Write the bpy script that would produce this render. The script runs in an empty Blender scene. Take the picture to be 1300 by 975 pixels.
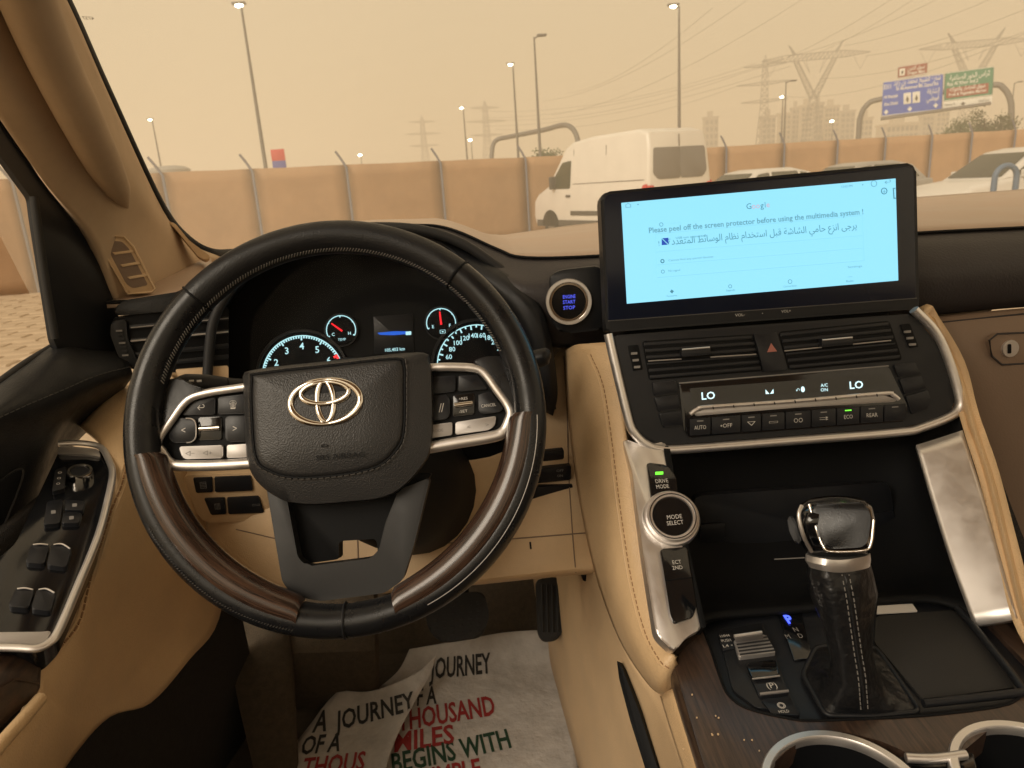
import bpy, bmesh, math, random
from mathutils import Vector, Matrix
random.seed(7)
SC = bpy.context.scene
COL = SC.collection
rad = math.radians
V = Vector
# ---------------------------------------------------------------- camera
FPX, PITCH, YAW, ROLL = 900.0, rad(15.6), rad(3.0), rad(3.9)
CAM = V((-0.27, 0.0, 1.5))
FW = V((math.sin(YAW)*math.cos(PITCH), math.cos(YAW)*math.cos(PITCH), -math.sin(PITCH)))
R0 = V((math.cos(YAW), -math.sin(YAW), 0)); U0 = R0.cross(FW)
RT = R0*math.cos(ROLL) - U0*math.sin(ROLL); UP = U0*math.cos(ROLL) + R0*math.sin(ROLL)
cd = bpy.data.cameras.new('camera'); cam = bpy.data.objects.new('camera', cd); COL.objects.link(cam)
cd.sensor_width = 36; cd.lens = FPX/1300*36; cd.clip_start = 0.02; cd.clip_end = 6000
M3 = Matrix((RT, UP, -FW)).transposed().to_4x4(); M3.translation = CAM
cam.matrix_world = M3
cd.dof.use_dof = True; cd.dof.focus_distance = 0.70; cd.dof.aperture_fstop = 14
SC.camera = cam
# ---------------------------------------------------------------- sky, sun, exposure
SUN_EL, SUN_AZ = rad(36), rad(222)      # azimuth clockwise from +Y (car's nose)
w = bpy.data.worlds.new('World'); SC.world = w; w.use_nodes = True
nt = w.node_tree; nt.nodes.clear()
sky = nt.nodes.new('ShaderNodeTexSky'); sky.sky_type = 'NISHITA'; sky.sun_disc = False
sky.sun_elevation = SUN_EL; sky.sun_rotation = SUN_AZ; sky.dust_density = 8; sky.air_density = 1.5
mx = nt.nodes.new('ShaderNodeMix'); mx.data_type = 'RGBA'
mx.inputs[0].default_value = 0.88; mx.inputs[7].default_value = (4.55, 3.50, 2.12, 1)   # airborne dust hides most of the blue
bg = nt.nodes.new('ShaderNodeBackground'); bg.inputs['Strength'].default_value = 0.1
ow = nt.nodes.new('ShaderNodeOutputWorld')
nt.links.new(sky.outputs[0], mx.inputs[6]); nt.links.new(mx.outputs[2], bg.inputs['Color']); nt.links.new(bg.outputs[0], ow.inputs['Surface'])
sd = bpy.data.lights.new('sun', 'SUN'); sun = bpy.data.objects.new('sun', sd); COL.objects.link(sun)
sd.energy = 1.5; sd.angle = rad(35); sd.color = (1.0, 0.90, 0.76)
sdir = V((math.sin(SUN_AZ)*math.cos(SUN_EL), math.cos(SUN_AZ)*math.cos(SUN_EL), math.sin(SUN_EL)))
sun.rotation_euler = sdir.to_track_quat('Z', 'Y').to_euler()
SC.view_settings.view_transform = 'Standard'; SC.view_settings.look = 'None'
SC.view_settings.exposure = 0.75; SC.view_settings.gamma = 1.0; SC.view_settings.use_curve_mapping = False
SC.cycles.use_denoising = True; SC.cycles.max_bounces = 7; SC.cycles.diffuse_bounces = 4; SC.cycles.glossy_bounces = 3
SC.cycles.transparent_max_bounces = 12; SC.cycles.volume_bounces = 2; SC.cycles.sample_clamp_indirect = 6

# ---------------------------------------------------------------- measuring helpers: a line of sight cut with a real plane
def ray(x, y): return FW + RT*((x-650)/FPX) + UP*((487.5-y)/FPX)
def D(x, y, d): return CAM + ray(x, y)*d
def atY(x, y, Y): r = ray(x, y); return CAM + r*(Y/r.y)
def atZ(x, y, Z): r = ray(x, y); return CAM + r*((Z-CAM.z)/r.z)
class Plane:
    def __init__(s, p, n): s.p = V(p); s.n = V(n).normalized()
    def at(s, x, y, lift=0.0):
        r = ray(x, y); return CAM + r*((s.p + s.n*lift - CAM).dot(s.n)/r.dot(s.n))
    def up(s, d): return Plane(s.p + s.n*d, s.n)
def tilt(deg, yaw=0): return V((math.sin(rad(yaw))*math.cos(rad(deg)), -math.cos(rad(yaw))*math.cos(rad(deg)), math.sin(rad(deg))))

# ---------------------------------------------------------------- materials
MATS = {}
def mat(name, col, rough=0.5, metal=0.0, bump=None, vary=0.0, vscale=40, emit=None, es=1.0, spec=0.5, coat=0.0, rvary=0.0, crease=0.8):
    m = bpy.data.materials.new(name); m.use_nodes = True; t = m.node_tree; b = t.nodes['Principled BSDF']
    b.inputs['Base Color'].default_value = (*col, 1); b.inputs['Roughness'].default_value = rough; b.inputs['Metallic'].default_value = metal
    b.inputs['Specular IOR Level'].default_value = spec; b.inputs['Coat Weight'].default_value = coat
    b.inputs['Coat Roughness'].default_value = 0.12
    tc = t.nodes.new('ShaderNodeTexCoord')
    if vary or rvary:
        n = t.nodes.new('ShaderNodeTexNoise'); n.inputs['Scale'].default_value = vscale; n.inputs['Detail'].default_value = 5; n.inputs['Roughness'].default_value = 0.65
        t.links.new(tc.outputs['Object'], n.inputs['Vector'])
        if vary:
            r = t.nodes.new('ShaderNodeMapRange'); r.inputs[1].default_value = 0.25; r.inputs[2].default_value = 0.75
            r.inputs[3].default_value = 1-vary; r.inputs[4].default_value = 1+vary
            mm = t.nodes.new('ShaderNodeVectorMath'); mm.operation = 'SCALE'; mm.inputs[0].default_value = col
            t.links.new(n.outputs[0], r.inputs[0]); t.links.new(r.outputs[0], mm.inputs['Scale']); t.links.new(mm.outputs[0], b.inputs['Base Color'])
        if rvary:
            r2 = t.nodes.new('ShaderNodeMapRange'); r2.inputs[1].default_value = 0.3; r2.inputs[2].default_value = 0.7
            r2.inputs[3].default_value = max(0.03, rough-rvary); r2.inputs[4].default_value = min(1, rough+rvary)
            t.links.new(n.outputs[0], r2.inputs[0]); t.links.new(r2.outputs[0], b.inputs['Roughness'])
    if bump:
        kind, sc, st, dist = bump
        if kind == 'leather':
            x = t.nodes.new('ShaderNodeTexVoronoi'); x.feature = 'SMOOTH_F1'; x.inputs['Scale'].default_value = sc
            x2 = t.nodes.new('ShaderNodeTexNoise'); x2.inputs['Scale'].default_value = sc/14; x2.inputs['Detail'].default_value = 5; x2.inputs['Roughness'].default_value = 0.6
            t.links.new(tc.outputs['Object'], x2.inputs['Vector']); ad = t.nodes.new('ShaderNodeMath'); ad.operation = 'MULTIPLY_ADD'; ad.inputs[1].default_value = crease
            t.links.new(x2.outputs[0], ad.inputs[0]); t.links.new(x.outputs['Distance'], ad.inputs[2]); o = ad.outputs[0]
        else:
            x = t.nodes.new('ShaderNodeTexNoise'); x.inputs['Scale'].default_value = sc; x.inputs['Detail'].default_value = 4; o = x.outputs[0]
        t.links.new(tc.outputs['Object'], x.inputs['Vector'])
        bp = t.nodes.new('ShaderNodeBump'); bp.inputs['Strength'].default_value = st; bp.inputs['Distance'].default_value = dist
        t.links.new(o, bp.inputs['Height']); t.links.new(bp.outputs[0], b.inputs['Normal'])
    if emit:
        b.inputs['Emission Color'].default_value = (*emit, 1); b.inputs['Emission Strength'].default_value = es
    MATS[name] = m
    return m
def woodmat(name, c1, c2, axis_rot=(0, 0, 0), rough=0.28, co='Object', scl=(300, 14, 120)):
    m = bpy.data.materials.new(name); m.use_nodes = True; t = m.node_tree; b = t.nodes['Principled BSDF']
    tc = t.nodes.new('ShaderNodeTexCoord'); mp = t.nodes.new('ShaderNodeMapping'); mp.inputs['Rotation'].default_value = axis_rot
    mp.inputs['Scale'].default_value = scl
    n = t.nodes.new('ShaderNodeTexNoise'); n.inputs['Scale'].default_value = 1.0; n.inputs['Detail'].default_value = 6; n.inputs['Roughness'].default_value = 0.7
    cr = t.nodes.new('ShaderNodeValToRGB'); cr.color_ramp.elements[0].position = 0.36; cr.color_ramp.elements[1].position = 0.68
    cr.color_ramp.elements[0].color = (*c1, 1); cr.color_ramp.elements[1].color = (*c2, 1)
    bp = t.nodes.new('ShaderNodeBump'); bp.inputs['Strength'].default_value = 0.15; bp.inputs['Distance'].default_value = 0.0006
    t.links.new(tc.outputs[co], mp.inputs[0]); t.links.new(mp.outputs[0], n.inputs['Vector']); t.links.new(n.outputs[0], cr.inputs[0])
    t.links.new(cr.outputs[0], b.inputs['Base Color']); t.links.new(n.outputs[0], bp.inputs['Height']); t.links.new(bp.outputs[0], b.inputs['Normal'])
    b.inputs['Roughness'].default_value = rough; b.inputs['Coat Weight'].default_value = 0.35; b.inputs['Coat Roughness'].default_value = 0.2
    MATS[name] = m; return m
def glassmat(name, tint, gloss, rough=0.0, dust=0.0):
    m = bpy.data.materials.new(name); m.use_nodes = True; t = m.node_tree; t.nodes.clear()
    o = t.nodes.new('ShaderNodeOutputMaterial'); a = t.nodes.new('ShaderNodeBsdfTransparent'); g = t.nodes.new('ShaderNodeBsdfGlossy'); x = t.nodes.new('ShaderNodeMixShader')
    a.inputs[0].default_value = (*tint, 1); g.inputs['Roughness'].default_value = rough; x.inputs[0].default_value = gloss
    t.links.new(a.outputs[0], x.inputs[1]); t.links.new(g.outputs[0], x.inputs[2]); t.links.new(x.outputs[0], o.inputs[0])
    if dust:       # film of fine sand on the glass
        d = t.nodes.new('ShaderNodeBsdfTranslucent'); d.inputs[0].default_value = (0.88, 0.80, 0.66, 1); y = t.nodes.new('ShaderNodeMixShader'); y.inputs[0].default_value = dust
        tc = t.nodes.new('ShaderNodeTexCoord'); mp = t.nodes.new('ShaderNodeMapping'); mp.inputs['Scale'].default_value = (3.0, 9.0, 9.0); mp.inputs['Rotation'].default_value = (0, 0.5, 0.3)
        nz = t.nodes.new('ShaderNodeTexNoise'); nz.inputs['Scale'].default_value = 1.6; nz.inputs['Detail'].default_value = 6; nz.inputs['Roughness'].default_value = 0.6
        mr = t.nodes.new('ShaderNodeMapRange'); mr.inputs[1].default_value = 0.3; mr.inputs[2].default_value = 0.7; mr.inputs[3].default_value = dust*0.93; mr.inputs[4].default_value = dust*1.08
        t.links.new(tc.outputs['Object'], mp.inputs[0]); t.links.new(mp.outputs[0], nz.inputs['Vector']); t.links.new(nz.outputs[0], mr.inputs[0]); t.links.new(mr.outputs[0], y.inputs[0])
        t.links.new(x.outputs[0], y.inputs[1]); t.links.new(d.outputs[0], y.inputs[2]); t.links.new(y.outputs[0], o.inputs[0])
    MATS[name] = m; return m
# trim and cabin
mat('black_leather', (0.011, 0.0115, 0.013), 0.44, spec=0.35, bump=('leather', 650, 0.35, 0.0006), rvary=0.09, vscale=60)
mat('smooth_leather', (0.008, 0.0085, 0.010), 0.30, spec=0.38, bump=('leather', 900, 0.15, 0.0003), rvary=0.1, vscale=45)
mat('grain_leather', (0.022, 0.022, 0.023), 0.42, spec=0.45, bump=('leather', 850, 0.55, 0.0006))
mat('beige_leather', (0.66, 0.465, 0.265), 0.46, bump=('leather', 620, 0.5, 0.0008), crease=1.6, vary=0.10, vscale=16, rvary=0.1)
mat('beige_plastic', (0.63, 0.45, 0.265), 0.5, bump=('leather', 900, 0.45, 0.0006), vary=0.10, vscale=14, rvary=0.08)
mat('pillar_cloth', (0.50, 0.375, 0.25), 0.9, bump=('noise', 1400, 0.5, 0.0006), vary=0.10, vscale=14)
mat('brown_pad', (0.21, 0.145, 0.100), 0.55, bump=('leather', 500, 0.3, 0.0006), vary=0.05, vscale=10)
mat('dash_pad', (0.034, 0.030, 0.032), 0.5, bump=('leather', 450, 0.4, 0.0007), vary=0.08, vscale=15)
mat('dash_top_glare', (0.44, 0.33, 0.25), 0.40, bump=('leather', 450, 0.3, 0.0006), vary=0.1, vscale=9, rvary=0.08)  # glare on the dark dash top painted in as pale tan
mat('black_plastic', (0.010, 0.011, 0.0135), 0.45, spec=0.35, bump=('noise', 1200, 0.15, 0.0003), rvary=0.1, vscale=30)
mat('matt_black', (0.0045, 0.005, 0.006), 0.6, spec=0.15)
mat('piano_black', (0.004, 0.0048, 0.0065), 0.12, rvary=0.06, vscale=25, coat=0.4)
mat('button_black', (0.010, 0.011, 0.014), 0.38, spec=0.35, rvary=0.08, vscale=60)
mat('grey_trim', (0.024, 0.0245, 0.026), 0.5, 0.0, spec=0.3, bump=('noise', 1500, 0.1, 0.0002), rvary=0.06)
mat('satin_silver', (0.80, 0.77, 0.75), 0.40, 0.92, bump=('noise', 1800, 0.06, 0.0002), rvary=0.07, vscale=50)
mat('silver_button', (0.44, 0.42, 0.41), 0.45, 0.7, rvary=0.05)
mat('chrome', (0.80, 0.76, 0.70), 0.10, 1.0, rvary=0.05, vscale=60)
mat('screen_glass', (0.006, 0.010, 0.024), 0.2, spec=0.4)
mat('pale_print', (0.55, 0.53, 0.50), 0.6)
mat('dim_print', (0.22, 0.21, 0.20), 0.6)
mat('boot_leather', (0.008, 0.0085, 0.010), 0.34, spec=0.4, bump=('noise', 34, 0.8, 0.007))
mat('thread_dark', (0.05, 0.046, 0.042), 0.7)
mat('thread_pale', (0.20, 0.19, 0.175), 0.7)
mat('thread_tan', (0.30, 0.17, 0.08), 0.7)
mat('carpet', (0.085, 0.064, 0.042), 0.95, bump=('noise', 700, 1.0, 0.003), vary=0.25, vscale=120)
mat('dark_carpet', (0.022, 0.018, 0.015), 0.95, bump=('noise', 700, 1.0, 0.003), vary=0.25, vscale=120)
mat('rubber', (0.016, 0.015, 0.014), 0.75, bump=('noise', 1000, 0.5, 0.0006))
mat('paper', (0.50, 0.475, 0.45), 0.8, bump=('noise', 38, 0.9, 0.006), vary=0.22, vscale=22)
mat('ink_black', (0.020, 0.019, 0.018), 0.75); mat('ink_red', (0.30, 0.022, 0.022), 0.75); mat('ink_green', (0.012, 0.050, 0.026), 0.75)
woodmat('wheel_wood', (0.008, 0.0055, 0.005), (0.085, 0.045, 0.029), (0, 0, 0), 0.22, 'UV', (16, 420, 1))
woodmat('console_wood', (0.020, 0.012, 0.009), (0.075, 0.043, 0.028), (0, 0, 0), 0.42)
glassmat('windscreen_glass', (0.97, 0.96, 0.93), 0.02, dust=0.19); glassmat('side_glass', (0.95, 0.93, 0.90), 0.03)
glassmat('lens', (0.95, 0.95, 0.95), 0.002, 0.05)
# lights and screens
mat('screen_lit', (0.02, 0.02, 0.02), 0.25, emit=(0.30, 0.78, 1.0), es=0.63)
mat('screen_dark_text', (0.01, 0.05, 0.07), 0.4, emit=(0.07, 0.25, 0.33), es=0.60)
mat('screen_grey_text', (0.05, 0.08, 0.1), 0.4, emit=(0.10, 0.33, 0.43), es=0.60)
mat('screen_line', (0.05, 0.08, 0.1), 0.4, emit=(0.24, 0.66, 0.82), es=0.60)
mat('screen_blue', (0.01, 0.02, 0.1), 0.4, emit=(0.01, 0.07, 0.42), es=0.60)
mat('screen_red', (0.1, 0.02, 0.02), 0.4, emit=(0.62, 0.42, 0.52), es=0.60)
mat('gauge_lit', (0.02, 0.02, 0.02), 0.4, emit=(0.55, 0.95, 1.0), es=0.62)
mat('gauge_red', (0.1, 0.0, 0.0), 0.4, emit=(1.0, 0.02, 0.03), es=0.72)
mat('gauge_blue', (0.0, 0.01, 0.05), 0.4, emit=(0.01, 0.13, 0.75), es=0.54)
mat('lcd_lit', (0.02, 0.02, 0.02), 0.4, emit=(0.65, 0.95, 1.0), es=0.90)
mat('green_led', (0.0, 0.05, 0.0), 0.4, emit=(0.18, 1.0, 0.05), es=0.96)
mat('blue_led', (0.0, 0.0, 0.05), 0.4, emit=(0.06, 0.10, 1.0), es=1.56)
mat('start_blue', (0.0, 0.0, 0.05), 0.4, emit=(0.10, 0.13, 0.95), es=0.60)
mat('amber_print', (0.36, 0.13, 0.10), 0.5)
mat('lamp_lit', (0.8, 0.8, 0.7), 0.5, emit=(1.0, 0.96, 0.72), es=8.40)
# outside
mat('galvanised', (0.16, 0.155, 0.15), 0.6, 0.3, vary=0.1, vscale=6)
mat('post_grey', (0.19, 0.20, 0.25), 0.6, vary=0.1, vscale=8)
mat('hoarding', (0.45, 0.285, 0.165), 0.85, bump=('noise', 2.2, 0.35, 0.06), vary=0.16, vscale=0.9)
mat('van_white', (0.72, 0.69, 0.64), 0.4, coat=0.3, vary=0.05, vscale=2)
mat('car_white', (0.62, 0.60, 0.57), 0.35, coat=0.4, vary=0.05, vscale=2)
mat('car_silver', (0.36, 0.35, 0.34), 0.35, 0.4, coat=0.3)
mat('car_glass', (0.035, 0.042, 0.035), 0.10, spec=0.7); mat('van_cab_glass', (0.045, 0.055, 0.035), 0.12)
mat('van_rear_glass', (0.16, 0.15, 0.14), 0.25)
mat('tyre', (0.018, 0.017, 0.017), 0.85); mat('rim_metal', (0.33, 0.33, 0.33), 0.35, 0.8)
mat('trim_grey', (0.06, 0.058, 0.055), 0.7); mat('tail_red', (0.55, 0.02, 0.025), 0.3); mat('joint_dark', (0.12, 0.11, 0.10), 0.8)
mat('sign_blue', (0.0, 0.085, 0.56), 0.5); mat('sign_green', (0.0, 0.21, 0.12), 0.5); mat('sign_brown', (0.26, 0.035, 0.018), 0.5)
mat('sign_white', (0.78, 0.78, 0.74), 0.5); mat('sign_grey', (0.35, 0.34, 0.31), 0.6); mat('sign_dark', (0.03, 0.03, 0.03), 0.6)
mat('banner_red', (0.55, 0.035, 0.03), 0.6); mat('banner_blue', (0.05, 0.06, 0.33), 0.6); mat('hoop_blue', (0.09, 0.15, 0.24), 0.5)
mat('cable', (0.07, 0.065, 0.06), 0.6)
mat('tower_a', (0.42, 0.36, 0.28), 0.85, vary=0.05, vscale=0.1); mat('tower_b', (0.33, 0.29, 0.24), 0.85, vary=0.05, vscale=0.1)
mat('tower_window', (0.055, 0.055, 0.06), 0.3)
mat('canopy_grey', (0.30, 0.29, 0.27), 0.7); mat('leaf', (0.055, 0.085, 0.030), 0.7, vary=0.35, vscale=1.0); mat('bark', (0.10, 0.07, 0.045), 0.9)
def sandmat(name, pav):
    m = bpy.data.materials.new(name); m.use_nodes = True; t = m.node_tree; b = t.nodes['Principled BSDF']; b.inputs['Roughness'].default_value = 0.95
    tc = t.nodes.new('ShaderNodeTexCoord'); n = t.nodes.new('ShaderNodeTexNoise'); n.inputs['Scale'].default_value = 0.9 if not pav else 2.2; n.inputs['Detail'].default_value = 8
    cr = t.nodes.new('ShaderNodeValToRGB'); cr.color_ramp.elements[0].position = 0.3; cr.color_ramp.elements[1].position = 0.7
    cr.color_ramp.elements[0].color = (0.40, 0.30, 0.20, 1); cr.color_ramp.elements[1].color = (0.52, 0.41, 0.285, 1)
    t.links.new(tc.outputs['Object'], n.inputs['Vector']); t.links.new(n.outputs[0], cr.inputs[0]); t.links.new(cr.outputs[0], b.inputs['Base Color'])
    MATS[name] = m
sandmat('sand', False); sandmat('paver', True)

# ---------------------------------------------------------------- object helpers
ROOTW = {}
def thing(name, label, cat, loc, rz=0.0, group=None, world=False):
    o = bpy.data.objects.new(name, None); COL.objects.link(o); o.empty_display_size = 0.05
    o.location = loc; o.rotation_euler = (0, 0, rz); o['label'] = label; o['category'] = cat
    if group: o['group'] = group
    if world: ROOTW[o.name] = V(loc)
    return o
def tag(o, label, cat, group=None):
    o['label'] = label; o['category'] = cat
    if group: o['group'] = group
    return o
def build(name, verts, faces, m, parent=None, smooth=True, angle=40, kind=None, recalc=True):
    me = bpy.data.meshes.new(name); me.from_pydata([tuple(v) for v in verts], [], faces)
    if recalc:
        bm = bmesh.new(); bm.from_mesh(me); bmesh.ops.recalc_face_normals(bm, faces=bm.faces); bm.to_mesh(me); bm.free()
    return link(name, me, m, parent, smooth, angle, kind)
def link(name, me, m, parent=None, smooth=True, angle=40, kind=None):
    me.materials.append(MATS[m])
    if smooth: me.shade_smooth(); me.set_sharp_from_angle(angle=rad(angle))
    o = bpy.data.objects.new(name, me); COL.objects.link(o)
    if parent is not None:
        o.parent = parent
        if parent.name in ROOTW: o.matrix_parent_inverse = Matrix.Translation(-ROOTW[parent.name])
    if kind: o['kind'] = kind
    return o
def cat(pts, n=6, closed=False):
    pts = [V(p) for p in pts]; L = len(pts); out = []
    rng = range(L) if closed else range(L-1)
    for i in rng:
        p1 = pts[i]; p2 = pts[(i+1) % L]
        p0 = pts[(i-1) % L] if (closed or i > 0) else p1*2-p2
        p3 = pts[(i+2) % L] if (closed or i+2 < L) else p2*2-p1
        for k in range(n):
            t = k/n; t2 = t*t; t3 = t2*t
            out.append(0.5*((2*p1) + (p2-p0)*t + (2*p0-5*p1+4*p2-p3)*t2 + (3*p1-p0-3*p2+p3)*t3))
    if not closed: out.append(pts[-1])
    return out
def fillet(pts, r, n=4):
    """round the corners of a closed polygon; r a distance or a list of distances"""
    L = len(pts); out = []
    for i in range(L):
        p = V(pts[i]); a = V(pts[i-1])-p; b = V(pts[(i+1) % L])-p
        ri = r[i] if isinstance(r, (list, tuple)) else r
        d = min(ri, a.length*0.48, b.length*0.48)
        if d < 1e-6: out.append(p); continue
        s = p+a.normalized()*d; e = p+b.normalized()*d
        for k in range(n+1):
            t = k/n; out.append(s*(1-t)**2 + p*2*t*(1-t) + e*t*t)
    return out
def slab(name, pts, n, t, m, parent=None, bev=0.001, segs=2, kind=None, angle=35):
    """closed outline pts (facing n) with thickness t behind it and a rounded front edge"""
    n = V(n).normalized(); pts = [V(p) for p in pts]; L = len(pts)
    ar = V((0, 0, 0))
    for i in range(L): ar += (pts[i]-pts[0]).cross(pts[(i+1) % L]-pts[0])
    if ar.dot(n) < 0: pts = pts[::-1]
    bm = bmesh.new()
    f = [bm.verts.new(p) for p in pts]; b = [bm.verts.new(p-n*t) for p in pts]
    ff = bm.faces.new(f); bm.faces.new(b[::-1])
    for i in range(L): bm.faces.new((f[i], b[i], b[(i+1) % L], f[(i+1) % L]))
    if bev > 0:
        bmesh.ops.bevel(bm, geom=list(ff.edges), offset=bev, segments=segs, profile=0.5, affect='EDGES', clamp_overlap=True)
    bmesh.ops.recalc_face_normals(bm, faces=bm.faces)
    me = bpy.data.meshes.new(name); bm.to_mesh(me); bm.free()
    return link(name, me, m, parent, True, angle, kind)
def pslab(name, px, P, t, m, parent=None, r=0.0, bev=0.001, lift=0.0, **k):
    pts = [P.at(x, y, lift) for x, y in px]
    if r: pts = fillet(pts, r)
    return slab(name, pts, P.n, t, m, parent, bev, **k)
def rect(x0, y0, x1, y1, s=-0.075):
    """upright pixel rectangle whose horizontals rise with slope s"""
    return [(x0, y0), (x1, y0+s*(x1-x0)), (x1, y1+s*(x1-x0)), (x0, y1)]
def tube(name, pts, r, m, parent=None, seg=10, closed=False, smooth_n=0, cap=True, flat=None, nrm=None, kind=None):
    """r: radius or list; flat=(a,b) scales along nrm and across it"""
    if smooth_n:
        if isinstance(r, (list, tuple)):
            rr = []
            for i in range(len(r)-1): rr += [r[i]+(r[i+1]-r[i])*k/smooth_n for k in range(smooth_n)]
            r = rr+[r[-1]]
        pts = cat(pts, smooth_n, closed)
    pts = [V(p) for p in pts]; L = len(pts)
    if not isinstance(r, (list, tuple)): r = [r]*L
    verts = []; faces = []; prev = None
    for i in range(L):
        if closed: d = pts[(i+1) % L]-pts[i-1]
        else: d = pts[min(i+1, L-1)]-pts[max(i-1, 0)]
        d.normalize()
        if nrm is not None: a = V(nrm) - d*V(nrm).dot(d)
        elif prev is None: a = V((0, 0, 1)) if abs(d.z) < 0.9 else V((1, 0, 0)); a = a-d*a.dot(d)
        else: a = prev-d*prev.dot(d)
        a.normalize(); b = d.cross(a); prev = a
        fa, fb = flat if flat else (1, 1)
        for k in range(seg):
            th = 2*math.pi*k/seg; verts.append(pts[i]+a*(r[i]*fa*math.cos(th))+b*(r[i]*fb*math.sin(th)))
    for i in range(L if closed else L-1):
        j = (i+1) % L
        for k in range(seg): faces.append((i*seg+k, i*seg+(k+1) % seg, j*seg+(k+1) % seg, j*seg+k))
    if cap and not closed: faces.append(tuple(range(seg))[::-1]); faces.append(tuple((L-1)*seg+k for k in range(seg)))
    return build(name, verts, faces, m, parent, True, 50, kind)
def loft(name, rows, m, parent=None, n=4, thick=0.004, closed=False, kind=None, angle=50):
    """smooth skin through rows of points, given thickness away from the camera side"""
    rows = [cat(r, n, closed) for r in rows]; cols = list(zip(*rows)); cols = [cat(c, n) for c in cols]
    rows = list(zip(*cols)); R = len(rows); Cn = len(rows[0]); verts = [p for r in rows for p in r]; faces = []
    for i in range(R-1):
        for j in range(Cn if closed else Cn-1):
            a = i*Cn+j; b = i*Cn+(j+1) % Cn; faces.append((a, b, b+Cn, a+Cn))
    o = build(name, verts, faces, m, parent, True, angle, kind, recalc=True)
    if thick:
        me = o.data; s = V((0, 0, 0)); c = sum((v.co for v in me.vertices), V((0, 0, 0)))/len(me.vertices)
        for f in me.polygons: s += f.normal*f.area
        if s.dot(CAM-c) < 0: me.flip_normals()
        md = o.modifiers.new('thickness', 'SOLIDIFY'); md.thickness = thick; md.offset = -1
    return o
def resample(pts, N):
    pts = [V(p) for p in pts]; L = len(pts); seg = [(pts[(i+1) % L]-pts[i]).length for i in range(L)]; T = sum(seg); out = []; i = 0; acc = 0
    for k in range(N):
        s = T*k/N
        while acc+seg[i] < s: acc += seg[i]; i += 1
        out.append(pts[i].lerp(pts[(i+1) % L], (s-acc)/max(seg[i], 1e-9)))
    return out
def ringstack(name, rings, m, parent=None, N=64, cap0=False, cap1=True, angle=40, dome=0.0, n=None):
    rs = [resample(r, N) for r in rings]; verts = [p for r in rs for p in r]; faces = []
    for i in range(len(rs)-1):
        for k in range(N): faces.append((i*N+k, i*N+(k+1) % N, (i+1)*N+(k+1) % N, (i+1)*N+k))
    if cap0: faces.append(tuple(range(N))[::-1])
    if cap1:
        c = sum(rs[-1], V((0, 0, 0)))/N + (V(n)*dome if n is not None else V((0, 0, 0)))
        mid = [p.lerp(c, 0.5)+(V(n)*dome*0.35 if n is not None else V((0, 0, 0))) for p in rs[-1]]
        b0 = len(verts); verts += mid; verts.append(c); l = (len(rs)-1)*N
        for k in range(N):
            faces.append((l+k, l+(k+1) % N, b0+(k+1) % N, b0+k)); faces.append((b0+k, b0+(k+1) % N, b0+N))
    return build(name, verts, faces, m, parent, True, angle)
def disc_ring(name, c, n, r0, r1, t, m, parent=None, N=48, right=None):
    """flat annulus (r0 inner, 0 for a disc) with bevelled edge standing t proud of its plane"""
    n = V(n).normalized(); a = V(right) if right is not None else (V((1, 0, 0))-n*n.x); a.normalize(); b = n.cross(a)
    prof = ([(r0, -t), (r0, t*0.6), (r0+(r1-r0)*0.15, t), (r1-(r1-r0)*0.15, t), (r1, t*0.6), (r1, -t)] if r0 > 0 else
            [(r1, -t), (r1, t*0.6), (r1*0.96, t), (r1*0.5, t*1.02), (0.0001, t*1.03)])
    verts = []; faces = []; K = len(prof)
    for i in range(N):
        th = 2*math.pi*i/N; u = a*math.cos(th)+b*math.sin(th)
        for r, h in prof: verts.append(V(c)+u*r+n*h)
    for i in range(N):
        j = (i+1) % N
        for k in range(K-1): faces.append((i*K+k, j*K+k, j*K+k+1, i*K+k+1))
    return build(name, verts, faces, m, parent, True, 45)
def bits(name, segs, r, m, parent, kind='stuff'):
    """many short rods in one mesh"""
    verts = []; faces = []
    for p, q in segs:
        p = V(p); q = V(q); d = (q-p).normalized(); a = d.orthogonal().normalized(); b = d.cross(a); s = len(verts)
        for e in (p, q):
            for k in range(5): th = k*2*math.pi/5; verts.append(e+a*(r*math.cos(th))+b*(r*math.sin(th)))
        for k in range(5): faces.append((s+k, s+(k+1) % 5, s+5+(k+1) % 5, s+5+k))
        faces.append(tuple(s+k for k in range(5))[::-1]); faces.append(tuple(s+5+k for k in range(5)))
    return build(name, verts, faces, m, parent, True, 60, kind)
def stitch(pts, m, parent, ln=0.0045, gap=0.0022, r=0.0005, name='stitching', n=8):
    p = cat(pts, n); seg = []; acc = 0; step = ln+gap
    out = []
    for i in range(len(p)-1):
        L = (p[i+1]-p[i]).length
        while acc < L:
            out.append((p[i].lerp(p[i+1], acc/L), (p[i+1]-p[i]).normalized())); acc += step
        acc -= L
    for q, d in out: seg.append((q, q+d*ln))
    return bits(name, seg, r, m, parent)
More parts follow.
